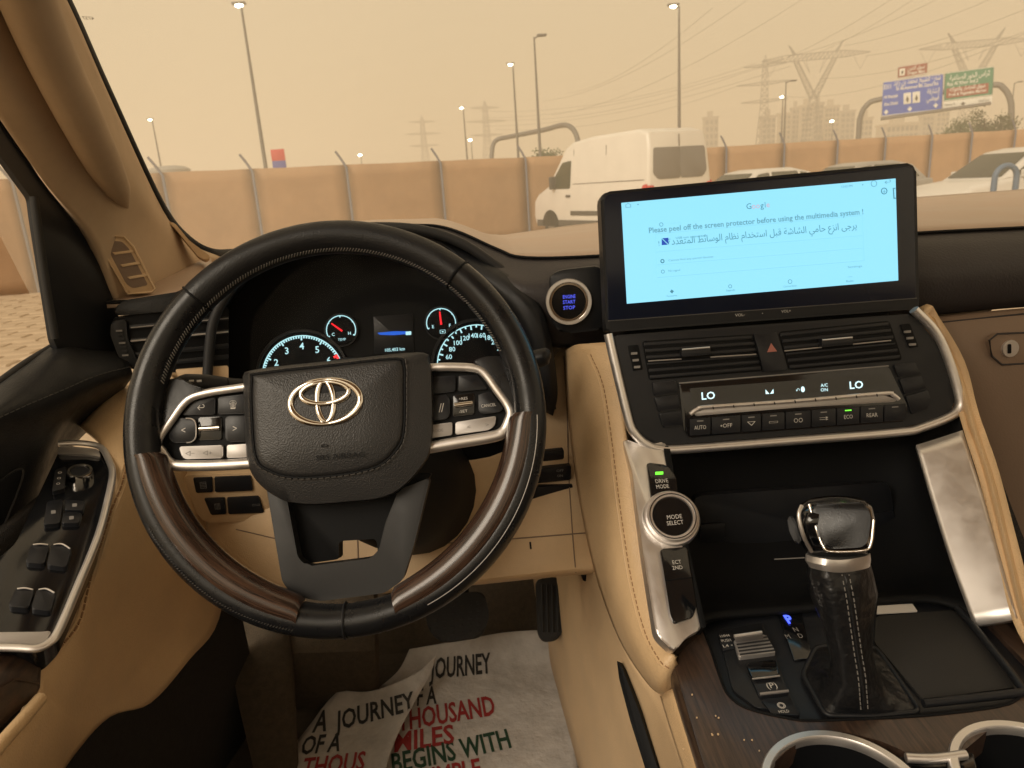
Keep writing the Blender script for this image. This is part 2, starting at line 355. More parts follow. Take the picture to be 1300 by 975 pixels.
ARF = {'ا': 'FE8D FE8E', 'أ': 'FE83 FE84', 'ب': 'FE8F FE90 FE91 FE92', 'ة': 'FE93 FE94', 'ت': 'FE95 FE96 FE97 FE98', 'ج': 'FE9D FE9E FE9F FEA0', 'ح': 'FEA1 FEA2 FEA3 FEA4',
       'خ': 'FEA5 FEA6 FEA7 FEA8', 'د': 'FEA9 FEAA', 'ر': 'FEAD FEAE', 'ز': 'FEAF FEB0', 'س': 'FEB1 FEB2 FEB3 FEB4', 'ش': 'FEB5 FEB6 FEB7 FEB8', 'ص': 'FEB9 FEBA FEBB FEBC',
       'ض': 'FEBD FEBE FEBF FEC0', 'ط': 'FEC1 FEC2 FEC3 FEC4', 'ظ': 'FEC5 FEC6 FEC7 FEC8', 'ع': 'FEC9 FECA FECB FECC', 'ف': 'FED1 FED2 FED3 FED4', 'ق': 'FED5 FED6 FED7 FED8',
       'ك': 'FED9 FEDA FEDB FEDC', 'ل': 'FEDD FEDE FEDF FEE0', 'م': 'FEE1 FEE2 FEE3 FEE4', 'ن': 'FEE5 FEE6 FEE7 FEE8', 'ه': 'FEE9 FEEA FEEB FEEC', 'و': 'FEED FEEE', 'ى': 'FEEF FEF0',
       'ي': 'FEF1 FEF2 FEF3 FEF4', 'ئ': 'FE89 FE8A FE8B FE8C'}
def arabic(s):
    out = []
    for i, c in enumerate(s):
        if c not in ARF: out.append(c); continue
        f = [chr(int(h, 16)) for h in ARF[c].split()]
        pj = i > 0 and s[i-1] in ARF and len(ARF[s[i-1]].split()) == 4
        nj = i+1 < len(s) and s[i+1] in ARF and len(f) == 4
        out.append(f[3] if pj and nj else f[2] if nj else f[1] if pj else f[0])
    return ''.join(out[::-1])
def text(s, pos, right, n, h, m, parent, width=None, name='lettering', align='CENTER', shear=0.0, res=2, bold=0.0, ymid=None):
    c = bpy.data.curves.new('txt', 'FONT'); c.body = s; c.align_x = align; c.align_y = 'CENTER'; c.resolution_u = res; c.size = 1.0; c.offset = bold; c.shear = shear
    t = bpy.data.objects.new('txt', c); COL.objects.link(t); bpy.context.view_layer.update()
    me = bpy.data.meshes.new_from_object(t.evaluated_get(bpy.context.evaluated_depsgraph_get())); bpy.data.objects.remove(t); bpy.data.curves.remove(c)
    right = V(right).normalized(); n = V(n).normalized(); up = n.cross(right).normalized()
    sy = h/0.72; sx = sy
    xs = [v.co.x for v in me.vertices]
    if not xs: return None
    ym = (max(v.co.y for v in me.vertices)+min(v.co.y for v in me.vertices))/2
    if ymid is not None: ym = ymid
    if width: sx = width/(max(xs)-min(xs))
    for v in me.vertices: v.co = V(pos)+right*(v.co.x*sx)+up*((v.co.y-ym)*sy)
    me.materials.clear()
    return link(name, me, m, parent, False)
def ptext(s, x, y, hpx, P, m, parent, wpx=None, slope=-0.08, lift=0.0006, **k):
    a = P.at(x, y, lift); b = P.at(x+10, y+10*slope, lift); sc = (b-a).length/math.hypot(10, 10*slope)
    vs = (P.at(x, y+10, lift)-a).length/10
    return text(s, a, b-a, P.n, hpx*vs, m, parent, wpx*sc if wpx else None, **k)
def copy_tree(o, parent=None):
    c = o.copy(); COL.objects.link(c); c.parent = parent
    for ch in list(o.children): copy_tree(ch, c)
    return c
def box(name, lo, hi, m, parent=None, bev=0.0, smooth=True):
    bm = bmesh.new(); bmesh.ops.create_cube(bm, size=1)
    for v in bm.verts: v.co = V([lo[i]+(v.co[i]+0.5)*(hi[i]-lo[i]) for i in range(3)])
    if bev: bmesh.ops.bevel(bm, geom=list(bm.edges), offset=bev, segments=2, profile=0.5, affect='EDGES', clamp_overlap=True)
    me = bpy.data.meshes.new(name); bm.to_mesh(me); bm.free()
    return link(name, me, m, parent, smooth, 35)

from mathutils.bvhtree import BVHTree
def skin(*objs):
    """finds points on built surfaces along a line of sight: S(x, y, lift)"""
    trees = [BVHTree.FromPolygons([v.co for v in o.data.vertices], [tuple(f.vertices) for f in o.data.polygons]) for o in objs]
    def S(x, y, l=0.0006):
        d = ray(x, y).normalized(); hits = [t.ray_cast(CAM, d) for t in trees]; hits = [h for h in hits if h[0] is not None]
        if not hits: return None
        h = min(hits, key=lambda q: q[3]); n = h[1] if h[1].dot(d) < 0 else -h[1]
        return h[0]+n*l
    return S
def spts(S, px, l=0.0006, n=6):
    """smooth path of pixels laid onto a surface"""
    q = cat([V((x, y, 0)) for x, y in px], n); return [p for p in (S(v.x, v.y, l) for v in q) if p is not None]

# ================================================================ OUTSIDE
def ground_sheet():
    o = build('ground', [(-1500, -400, 0), (1500, -400, 0), (1500, 2600, 0), (-1500, 2600, 0)], [(0, 1, 2, 3)], 'sand', smooth=False)
    o['kind'] = 'structure'; return o
ground_sheet()
pv = build('paved_yard', [(-30, -6, 0.004), (26, -6, 0.004), (26, 12, 0.004), (2.0, 21.5, 0.004), (-30, 3.5, 0.004)], [(0, 1, 2, 3, 4)], 'sand', smooth=False); pv['kind'] = 'structure'
pm = bpy.data.meshes.new('paver'); bm = bmesh.new(); bmesh.ops.create_cube(bm, size=1)
for v in bm.verts: v.co = V((v.co.x*0.565, v.co.y*0.265, v.co.z*0.05))
bmesh.ops.bevel(bm, geom=[e for e in bm.edges if all(v.co.z > 0 for v in e.verts)], offset=0.014, segments=1, affect='EDGES')
bm.to_mesh(pm); bm.free(); pm.materials.append(MATS['paver'])
cnt = 0
for j in range(30):
    for i in range(10):
        o = bpy.data.objects.new('paver', pm); COL.objects.link(o); o.parent = pv
        o.location = (-10.3+i*0.6+(0.3 if j % 2 else 0)-0.16*j*0.3-0.0, 6.2+j*0.3, 0.012+random.uniform(-.005, .005)); o.rotation_euler = (random.uniform(-.008, .008), random.uniform(-.008, .008), 0)

# ---- hoarding fence
FL = [V(p) for p in ((-22, 7.6, 0), (-9.5, 15.2, 0), (2.3, 22.3, 0), (8.1, 24.0, 0), (21, 27.0, 0), (34, 29.5, 0))]
fence = thing('perimeter_fence', 'long brown sheeted hoarding fence with grey cranked posts across the yard', 'fence', (2.3, 22.3, 0), world=True)
def fence_at_px(x):
    r = ray(x, 215)
    for a, b in zip(FL, FL[1:]):
        e = b-a; den = r.x*e.y-r.y*e.x
        if abs(den) < 1e-9: continue
        t = ((a.x-CAM.x)*e.y-(a.y-CAM.y)*e.x)/den; s = ((a.x-CAM.x)*r.y-(a.y-CAM.y)*r.x)/den
        if t > 0 and -1e-6 <= s <= 1+1e-6: return a+e*s, e.normalized()
    return None
posts = []
for x in (-330, -190, -80, 12, 105, 205, 320, 440, 560, 668, 748, 830, 922, 995, 1062, 1122, 1180, 1230, 1284, 1335, 1400):
    q = fence_at_px(x)
    if q: posts.append(q)
for p, e in posts:
    h = 2.62
    tube('fence_post', [p, p+V((0, 0, 2.22)), p+V((-0.10, -0.03, 2.42)), p+V((-0.22, -0.06, h))], [0.034, 0.034, 0.032, 0.028], 'post_grey', fence, 7)
for (p, e), (q, e2) in zip(posts, posts[1:]):
    nx = max(6, int((q-p).length/0.35)); rows = []; off = V((-e.y, e.x, 0))*0.06; L = nx
    ph = random.uniform(0, 6); verts = []; faces = []
    for k in range(9):
        for i in range(nx+1):
            t = i/nx; z = k/8*(2.28+0.006*math.sin(7*t+ph))
            wv = 0.025*math.sin(7*t+ph+k*0.7)*math.sin(math.pi*t)+0.02*math.sin(13*t+ph*2-k)*math.sin(math.pi*t)
            verts.append(p.lerp(q, t)+off*(1+wv*1.6)+V((0, 0, z+0.005)))
    for k in range(8):
        for i in range(nx): a = k*(nx+1)+i; faces.append((a, a+1, a+nx+2, a+nx+1))
    o = build('hoarding_sheet', verts, faces, 'hoarding', fence); md = o.modifiers.new('t', 'SOLIDIFY'); md.thickness = 0.006

# ---- white van
def van():
    t = thing('delivery_van', 'white high roof delivery van parked in front of the brown hoarding', 'van', (3.99+0.89, 16.5+0.40, 0), rad(24))
    # local: +y to the front, x across (left -), rear at y=0
    W2, L = 0.975, 5.3
    prof = [(0.0, 0.48), (0.0, 1.2), (0.06, 2.15), (0.14, 2.46), (0.5, 2.56), (2.4, 2.56), (3.25, 2.50), (3.62, 2.36), (4.45, 1.42), (5.05, 1.20), (5.25, 1.02), (5.3, 0.60), (5.22, 0.36), (4.9, 0.30), (0.1, 0.34)]
    def hw(z): return W2 if z < 1.25 else W2-(z-1.25)*0.10
    bm = bmesh.new(); A = []; B = []
    for y, z in prof: A.append(bm.verts.new((-hw(z), y, z))); B.append(bm.verts.new((hw(z), y, z)))
    n = len(prof); fa = bm.faces.new(A); fb = bm.faces.new(B[::-1])
    for i in range(n): bm.faces.new((A[i], B[i], B[(i+1) % n], A[(i+1) % n]))
    bmesh.ops.recalc_face_normals(bm, faces=bm.faces)
    bmesh.ops.bevel(bm, geom=list(set(list(fa.edges)+list(fb.edges))), offset=0.10, segments=3, profile=0.5, affect='EDGES', clamp_overlap=True)
    me = bpy.data.meshes.new('body'); bm.to_mesh(me); bm.free(); body = link('body', me, 'van_white', t, True, 30)
    def side(pts, sx, lift): return [V((sx*(hw(z)+lift), y, z)) for y, z in pts]
    for sx in (-1, 1):
        nn = V((sx, 0, 0.1))
        slab('cab_window', fillet(side([(3.28, 1.32), (3.28, 2.04), (3.72, 2.00), (4.32, 1.42), (4.20, 1.32)], sx, 0.006), 0.06), nn, 0.02, 'van_cab_glass', t, 0.004)
        slab('side_moulding', side([(0.1, 0.62), (0.1, 0.74), (3.3, 0.74), (3.3, 0.62)], sx, 0.012), nn, 0.03, 'trim_grey', t, 0.004)
        slab('sill', side([(0.1, 0.32), (0.1, 0.50), (5.1, 0.50), (5.1, 0.32)], sx, 0.014), nn, 0.03, 'trim_grey', t, 0.004)
        slab('door_handle', side([(3.28, 1.10), (3.28, 1.16), (3.48, 1.16), (3.48, 1.10)], sx, 0.03), nn, 0.03, 'trim_grey', t, 0.006)
        for y0 in (1.70, 3.16): slab('panel_joint', side([(y0, 0.6), (y0, 2.30), (y0+.022, 2.30), (y0+.022, 0.6)], sx, 0.004), nn, 0.01, 'joint_dark', t, 0)
        slab('panel_joint', side([(0.15, 1.42), (0.15, 1.438), (3.16, 1.438), (3.16, 1.42)], sx, 0.004), nn, 0.01, 'joint_dark', t, 0)
        m = box('wing_mirror', (sx*1.02-0.10, 4.02, 1.32), (sx*1.02+0.10, 4.14, 1.66), 'trim_grey', t, 0.03)
        for y in (1.05, 4.35):
            wc = V((sx*0.86, y, 0.35))
            w_ = disc_ring('wheel', wc+V((sx*0.02, 0, 0)), (sx, 0, 0), 0.20, 0.35, 0.10, 'tyre', t, 28, (0, 1, 0)); disc_ring('rim', wc+V((sx*0.02, 0, 0)), (sx, 0, 0), 0, 0.205, 0.085, 'rim_metal', w_, 20, (0, 1, 0))
            slab('wheel_arch', [V((sx*0.992, y+0.44*math.cos(k*math.pi/12), 0.33+0.44*math.sin(k*math.pi/12))) for k in range(13)], (sx, 0, 0), 0.02, 'matt_black', t, 0.004)
        tl = slab('tail_light', fillet([V((sx*0.70, -0.012, 0.98)), V((sx*0.955, -0.012, 0.98)), V((sx*0.955, -0.012, 1.30)), V((sx*0.80, -0.012, 1.30))], 0.04), (0, -1, 0), 0.06, 'tail_red', t, 0.01)
        slab('tail_light', fillet([V((sx*0.985, 0.03, 0.98)), V((sx*0.985, 0.03, 1.34)), V((sx*0.985, 0.20, 1.30)), V((sx*0.985, 0.20, 0.98))], 0.04), (sx, 0, 0), 0.03, 'tail_red', t, 0.006)
    def rear(pts): return [V((x, -0.012+max(0, (z-1.2))*0.063, z)) for x, z in pts]
    nr = V((0, -1, 0.06))
    for sx in (-1, 1):
        slab('rear_window', fillet(rear([(sx*0.006, 1.42), (sx*0.006, 2.12), (sx*0.76, 2.12), (sx*0.80, 1.55), (sx*0.66, 1.42)]), 0.06), nr, 0.02, 'van_rear_glass', t, 0.004)
    slab('door_joint', rear([(-0.012, 0.55), (-0.012, 2.4), (0.012, 2.4), (0.012, 0.55)]), nr, 0.01, 'joint_dark', t, 0)
    slab('number_plate', rear([(-0.45, 1.0), (-0.45, 1.14), (0.07, 1.14), (0.07, 1.0)]), nr, 0.01, 'sign_white', t, 0.002)
    box('bumper', (-0.98, -0.09, 0.36), (0.98, 0.02, 0.58), 'trim_grey', t, 0.03)
    slab('windscreen', fillet([V((-0.78, 4.40, 1.50)), V((0.78, 4.40, 1.50)), V((0.70, 3.70, 2.30)), V((-0.70, 3.70, 2.30))], 0.08), (0, 0.75, 0.66), 0.02, 'van_cab_glass', t, 0.004)
    for sx in (-1, 1): slab('headlight', fillet([V((sx*0.60, 5.22, 0.95)), V((sx*0.93, 5.12, 1.16)), V((sx*0.95, 5.14, 0.92)), V((sx*0.62, 5.28, 0.82))], 0.03), (0, 1, 0.2), 0.03, 'chrome', t, 0.004)
    return t
van()

# ---- parked cars
def car(label, m, loc, rz, grp, sc_z=0.93):
    t = thing('parked_car', label, 'car', loc, rz, grp)
    # local: +x to the front
    W2 = 0.90
    def ext(name, prof, hwf, mm, bev):
        bm = bmesh.new(); A = []; B = []
        for x, z in prof: A.append(bm.verts.new((x, -hwf(z), z))); B.append(bm.verts.new((x, hwf(z), z)))
        n = len(prof); fa = bm.faces.new(A); fb = bm.faces.new(B[::-1])
        for i in range(n): bm.faces.new((A[i], B[i], B[(i+1) % n], A[(i+1) % n]))
        bmesh.ops.recalc_face_normals(bm, faces=bm.faces)
        bmesh.ops.bevel(bm, geom=list(set(list(fa.edges)+list(fb.edges))), offset=bev, segments=3, profile=0.5, affect='EDGES', clamp_overlap=True)
        me = bpy.data.meshes.new(name); bm.to_mesh(me); bm.free(); return link(name, me, mm, t, True, 32)
    ext('body', [(-2.2, 0.42), (-2.24, 0.75), (-2.16, 1.02), (-1.6, 1.06), (0.9, 1.04), (1.9, 0.92), (2.2, 0.72), (2.24, 0.45), (2.1, 0.30), (-2.1, 0.30)], lambda z: W2, m, 0.11)
    hwc = lambda z: W2-0.05-(z-1.0)*0.34
    ext('cabin', [(-2.05, 0.98), (-1.55, 1.46), (-0.9, 1.60), (-0.1, 1.61), (0.35, 1.54), (1.20, 1.0)], hwc, m, 0.08)
    for s in (-1, 1):
        def sd_(pts, l=0.006): return [V((x, s*(hwc(z)+l), z)) for x, z in pts]
        nn = V((0, s, 0.34))
        slab('side_window', fillet(sd_([(-0.05, 1.08), (-0.05, 1.50), (0.30, 1.47), (0.92, 1.08)]), 0.04), nn, 0.012, 'car_glass', t, 0.003)
        slab('side_window', fillet(sd_([(-1.10, 1.08), (-1.05, 1.50), (-0.13, 1.51), (-0.13, 1.08)]), 0.04), nn, 0.012, 'car_glass', t, 0.003)
        slab('side_window', fillet(sd_([(-1.70, 1.10), (-1.38, 1.44), (-1.14, 1.48), (-1.18, 1.10)]), 0.04), nn, 0.012, 'car_glass', t, 0.003)
        box('wing_mirror', (0.62, s*0.93-0.10, 1.02), (0.80, s*0.93+0.10, 1.18), m, t, 0.03)
        for x in (-1.35, 1.38):
            w_ = disc_ring('wheel', (x, s*0.80, 0.34), (0, s, 0), 0.21, 0.34, 0.10, 'tyre', t, 28, (1, 0, 0)); disc_ring('rim', (x, s*0.80, 0.34), (0, s, 0), 0, 0.215, 0.085, 'rim_metal', w_, 20, (1, 0, 0))
            slab('wheel_arch', [V((x+0.41*math.cos(k*math.pi/12), s*0.905, 0.33+0.41*math.sin(k*math.pi/12))) for k in range(13)], (0, s, 0), 0.02, 'matt_black', t, 0.004)
        slab('headlight', fillet([V((2.02, s*0.55, 0.80)), V((2.0, s*0.82, 0.84)), V((2.10, s*0.80, 0.70)), V((2.20, s*0.55, 0.68))], 0.02), (1, 0, 0.5), 0.03, 'chrome', t, 0.004)
        slab('tail_light', fillet([V((-2.22, s*0.55, 0.82)), V((-2.20, s*0.80, 0.82)), V((-2.17, s*0.80, 0.98)), V((-2.19, s*0.55, 0.98))], 0.02), (-1, 0, 0), 0.05, 'tail_red', t, 0.004)
    slab('windscreen', fillet([V((1.14, -0.72, 1.06)), V((1.14, 0.72, 1.06)), V((0.44, 0.60, 1.51)), V((0.44, -0.60, 1.51))], 0.05), (0.55, 0, 0.83), 0.012, 'car_glass', t, 0.003)
    slab('rear_window', fillet([V((-1.97, -0.70, 1.08)), V((-1.97, 0.70, 1.08)), V((-1.60, 0.62, 1.43)), V((-1.60, -0.62, 1.43))], 0.05), (-0.7, 0, 0.7), 0.012, 'car_glass', t, 0.003)
    t.scale = (sc_z, sc_z, sc_z)
    return t
car('white crossover car with tinted side windows at the right edge, nearest parked car', 'car_white', (11.5, 14.8, 0), rad(186), 'cars parked in the yard', 0.98)
car('white parked car whose roof shows just above the touchscreen, beside the van', 'car_white', (7.2, 18.6, 0), rad(200), 'cars parked in the yard')
car('silver parked car partly hidden behind the upper right of the touchscreen', 'car_silver', (10.6, 19.8, 0), rad(193), 'cars parked in the yard')
hp = thing('blue_arch', 'dusty blue arch beside the white crossover at the right, made up as a standing hoop', 'arch', atY(1276, 232, 8.6).xy.to_3d(), world=True)  # hoop made up for a blue arch taken as a car wheel arch
hb = V(hp.location); q = [hb+V((0.14*math.cos(rad(a)), 0.0, 1.20+0.14*math.sin(rad(a)))) for a in range(0, 181, 15)]
tube('hoop', [V((hb.x+0.14, hb.y, 0))]+q+[V((hb.x-0.14, hb.y, 0))], 0.035, 'hoop_blue', hp, 8)
for s in (-1, 1): disc_ring('foot', hb+V((s*0.14, 0, 0.01)), (0, 0, 1), 0, 0.08, 0.012, 'post_grey', hp, 16)

# ---- street lamps
def street_lamp(px, py, dist, lit, arm, label, h=None):
    top = D(px, py, dist)
    t = thing('street_lamp', label, 'street lamp', (top.x, top.y, 0), 0, 'street lamps beyond the fence')
    H = top.z; s = max(0.05, dist*0.0011)
    tube('pole', [V((0, 0, 0)), V((0, 0, H*0.5)), V((0, 0, H))], [0.11+s*.4, 0.085+s*.3, 0.05+s*.2], 'galvanised', t, 8)
    tube('arm', [V((0, 0, H-0.12)), V((arm*0.5, 0, H+0.05)), V((arm, 0, H+0.1))], 0.04+s*.2, 'galvanised', t, 6)
    hd = box('lamp_head', (arm-0.35, -0.16, H+0.04), (arm+0.35, 0.16, H+0.17), 'galvanised', t, 0.04)
    k = max(1.0, dist/75.0)
    if lit:
        bm = bmesh.new(); bmesh.ops.create_uvsphere(bm, u_segments=12, v_segments=8, radius=1)
        for v in bm.verts: v.co = V((arm+v.co.x*0.22*k, v.co.y*0.16*k, H+0.02+v.co.z*0.12*k))
        me = bpy.data.meshes.new('lamp'); bm.to_mesh(me); bm.free(); link('lamp', me, 'lamp_lit', hd)
    else:
        box('lamp_glass', (arm-0.28, -0.12, H), (arm+0.28, 0.12, H+0.045), 'trim_grey', hd, 0.01)
for a in [(306, 7, 37, 1, -0.1, 'tall lit street lamp left of the steering wheel top, next to the red banner'),
          (193, 152, 81, 1, -0.2, 'lit street lamp just right of the windscreen pillar'),
          (588, 137, 90, 1, -0.2, 'distant lit street lamp between the two faint lattice pylons'),
          (598, 178, 150, 1, -0.2, 'short far lit street lamp low over the hoarding near the grey arch'),
          (651, 82, 61, 1, -0.2, 'lit street lamp rising behind the grey pipe arch'),
          (678, 47, 50, 0, 0.55, 'unlit street lamp with flat head reaching right, behind the pipe arch'),
          (862, 8, 43, 1, -0.35, 'tall lit street lamp rising directly behind the white van'),
          (998, 104, 84, 0, 0.9, 'unlit street lamp with arm to the right below the big pylon'),
          (994, 123, 104, 1, -0.2, 'lit street lamp in front of the hazy tower blocks, below the big pylon'),
          (1057, 154, 170, 1, -0.2, 'small far lit street lamp low in front of the tower blocks'),
          (458, 197, 175, 1, -0.2, 'smallest far lit street lamp just above the hoarding'),
          (1288, 105, 106, 0, 0.9, 'unlit street lamp with arm at the right edge beyond the signs')]:
    street_lamp(*a)

# ---- small banner and canopy beyond the fence
b0 = D(343, 190, 42); b1 = D(360, 188, 42)
bn = thing('banner_stand', 'small red and blue banner standing above the hoarding by a lamp post', 'banner', (b0.x, b0.y, 0), world=True)
for nm, z0, z1, mm in (('red_panel', b0.z-0.65, b0.z, 'banner_red'), ('blue_panel', b0.z-1.5, b0.z-0.655, 'banner_blue')): box(nm, (b0.x, b0.y, z0), (b1.x, b0.y+0.06, z1), mm, bn, 0.01)
for x in (b0.x+0.05, b1.x-0.05): tube('leg', [V((x, b0.y+0.1, 0)), V((x, b0.y+0.1, b0.z-0.1))], 0.03, 'post_grey', bn, 6)
c0 = D(214, 214, 70)
cn = thing('canopy', 'low grey flat canopy roof beyond the hoarding beside the pillar', 'canopy', (c0.x, c0.y, 0), world=True)
ringstack('roof', [[c0+V((2.0*math.cos(a)*k, 1.6*math.sin(a)*k, z)) for a in [i*math.pi/12 for i in range(24)]] for k, z in ((1, -0.45), (1.02, -0.15), (0.8, 0.12), (0.4, 0.25))], 'canopy_grey', cn, 24, True)
for s in (-1, 1): tube('leg', [V((c0.x+s*1.3, c0.y, 0)), V((c0.x+s*1.3, c0.y, c0.z-0.3))], 0.08, 'galvanised', cn, 8)

# ---- pipe gantry
ga = [D(624, 200, 84), D(626, 184, 84), D(632, 177, 84), D(645, 174, 83), D(690, 165, 76.5), D(713, 159, 73), D(724, 161, 71.5), D(731, 170, 70.5), D(735, 185, 70)]
g = thing('pipe_gantry', 'grey bent pipe arch gantry beyond the hoarding left of the van', 'gantry', (ga[0].x, ga[0].y, 0), world=True)
tube('pipe', [V((ga[0].x, ga[0].y, 0))]+cat(ga, 4)+[V((ga[-1].x, ga[-1].y, 0))], 0.26, 'galvanised', g, 10)
for e in (ga[0], ga[-1]): disc_ring('base_plate', V((e.x, e.y, 0.03)), (0, 0, 1), 0, 0.5, 0.03, 'galvanised', g, 16)

# ---- sign gantry with direction signs
SP = Plane(D(1197, 115, 78), tilt(0, -32)); SB = SP.up(-0.35)
sg = thing('sign_gantry', 'curved grey overhead gantry pole carrying blue green and brown direction signs', 'sign gantry', (SB.at(1280, 150).x, SB.at(1280, 150).y, 0), world=True)
gp = [SB.at(1090, 172), SB.at(1092, 150), SB.at(1100, 134), SB.at(1118, 126), SB.at(1190, 118), SB.at(1258, 108), SB.at(1274, 112), SB.at(1283, 128), SB.at(1284, 150)]
tube('pole', [V((gp[0].x, gp[0].y, 0))]+cat(gp, 4)+[V((gp[-1].x, gp[-1].y, 0))], 0.30, 'galvanised', sg, 10)
tube('catwalk', [SP.at(1118, 151, 0.3), SP.at(1258, 131, 0.3)], 0.18, 'galvanised', sg, 6)
def sign(px, m): 
    o = pslab('sign_panel', px, SP, 0.15, m, sg, 0.12, 0.02); return o
bl = sign([(1121, 104), (1198, 93), (1196, 139), (1119, 148)], 'sign_blue')
gr = sign([(1199.5, 92.5), (1262.5, 84), (1260, 121), (1198, 129)], 'sign_green')
br = sign([(1140, 84.5), (1178, 78.5), (1177, 93.5), (1139.5, 100)], 'sign_brown')
wh = sign([(1198, 129.6), (1260, 121.6), (1259, 133), (1197, 141)], 'sign_white')
fr = [SP.at(x, y, 0.012) for x, y in ((1121.5, 104.6), (1197.4, 93.8), (1195.4, 138.4), (1119.6, 147.2))]
tube('border', fr, 0.05, 'sign_white', bl, 4, closed=True)
tube('border', [SP.at(x, y, 0.012) for x, y in ((1200.1, 93.2), (1261.8, 84.8), (1259.4, 120.4), (1198.6, 128.2))], 0.05, 'sign_white', gr, 4, closed=True)
tube('border', [SP.at(x, y, 0.012) for x, y in ((1140.5, 85.2), (1177.4, 79.2), (1176.5, 93), (1140, 99.3))], 0.04, 'sign_white', br, 4, closed=True)
sk = dict(slope=-0.135, lift=0.03)
ptext(arabic('شارع الشيخ محمد بن زايد'), 1164, 103, 7.5, SP, 'sign_white', bl, 60, bold=0.012, **sk)
ptext('Sh Mohammed Bin Zayed Rd', 1164, 110, 4.2, SP, 'sign_white', bl, 54, bold=0.02, **sk)
ptext('E311', 1127, 110, 6, SP, 'sign_white', bl, 9, bold=0.02, **sk)
ptext('Al Sharjah', 1131, 123, 4.0, SP, 'sign_white', bl, 18, bold=0.02, **sk); ptext('Abu Dhabi', 1131, 131.5, 4.0, SP, 'sign_white', bl, 18, bold=0.02, **sk)
ptext(arabic('الشارقة'), 1185, 116, 6, SP, 'sign_white', bl, 16, bold=0.012, **sk); ptext(arabic('أبوظبي'), 1184, 125, 6, SP, 'sign_white', bl, 16, bold=0.012, **sk)
for x, y in ((1152, 124.5), (1163.5, 123)):
    pslab('symbol_plate', rect(x-5, y-6, x+4.5, y+8, -0.135), SP, 0.03, 'sign_white', bl, 0.05, 0.004, lift=0.035); pslab('symbol', [(x-2, y+2), (x, y-3), (x+2, y+1.5), (x+0.5, y+5), (x-0.5, y+5)], SP, 0.02, 'sign_dark', bl, 0, 0, lift=0.05)
for x, y in ((1125, 142.5), (1155, 138.5), (1188, 134)):
    pslab('arrow', [(x-3.5, y-0.5), (x-1, y-1), (x-1, y-3), (x+1, y-3.2), (x+1, y-1.2), (x+3.5, y-1.5), (x, y+3)], SP, 0.02, 'sign_white', bl, 0, 0, lift=0.03)
ptext(arabic('راس الخور الصناعية')+'2', 1231, 96.5, 6.5, SP, 'sign_white', gr, 52, bold=0.012, **sk); ptext('Ras Al Khor Ind.2', 1222, 104.5, 4.5, SP, 'sign_white', gr, 40, bold=0.02, **sk)
bp_ = pslab('brown_plate', [(1201.5, 112.5), (1255.5, 105), (1254.5, 118), (1201, 125)], SP, 0.03, 'sign_brown', gr, 0.06, 0.004, lift=0.03)
ptext(arabic('سوق الخضار والفواكه'), 1228, 111.5, 5.5, SP, 'sign_white', gr, 46, bold=0.012, slope=-0.135, lift=0.045); ptext('Fruit & Vegetable Market', 1228, 118, 3.6, SP, 'sign_white', gr, 48, bold=0.02, slope=-0.135, lift=0.045)
ptext('Manama St', 1206, 132.5, 3.0, SP, 'sign_dark', wh, 14, **sk); ptext(arabic('شارع المنامة'), 1249, 127.5, 4, SP, 'sign_dark', wh, 14, **sk)
pslab('arrow', [(1219, 131.5), (1221.5, 131), (1221.7, 129.6), (1223.5, 129.4), (1223.6, 130.6), (1226, 130.3), (1222.6, 134)], SP, 0.02, 'sign_dark', wh, 0, 0, lift=0.03)
pslab('symbol_plate', [(1142, 87.5), (1149, 86.4), (1148.6, 95.5), (1141.7, 96.6)], SP, 0.02, 'sign_white', br, 0.05, 0.004, lift=0.03); pslab('symbol', [(1144, 91), (1146.5, 88.8), (1147, 92), (1145, 95)], SP, 0.01, 'sign_dark', br, 0, 0, lift=0.045)
ptext(arabic('سوق التنين'), 1163, 86, 5, SP, 'sign_white', br, 22, bold=0.012, **sk); ptext('Dragon Mart', 1163, 92.2, 3.6, SP, 'sign_white', br, 22, bold=0.02, **sk)

# ---- pylons
def lattice(segs, a, b, n):
    """four-legged tapering body between square rings a=(z,half,cx) and b"""
    (z0, h0, x0), (z1, h1, x1) = a, b
    prev = None
    for i in range(n+1):
        t = i/n; z = z0+(z1-z0)*t; h = h0+(h1-h0)*t; cx = x0+(x1-x0)*t
        q = [V((cx+sx*h, sy*h, z)) for sx, sy in ((-1, -1), (1, -1), (1, 1), (-1, 1))]
        if prev:
            for k in range(4): segs.append((prev[k], q[k])); segs.append((prev[k], q[(k+1) % 4])); segs.append((prev[(k+1) % 4], q[k])); segs.append((q[k], q[(k+1) % 4]))
        prev = q
def truss(segs, p, q, h0, h1, n):
    p = V(p); q = V(q); u = V((0, 0, 1)); prev = None
    for i in range(n+1):
        t = i/n; c = p.lerp(q, t); h = h0+(h1-h0)*t; a, b = c+u*h+V((0, -0.7, 0)), c+V((0, -0.7, 0)); a2, b2 = c+u*h+V((0, 0.7, 0)), c+V((0, 0.7, 0))
        if prev:
            for (x, y), (x2, y2) in (((prev[0], prev[1]), (a, b)), ((prev[2], prev[3]), (a2, b2))): segs += [(x, x2), (y, y2), (y, x2), (x2, y2)]
        prev = (a, b, a2, b2)
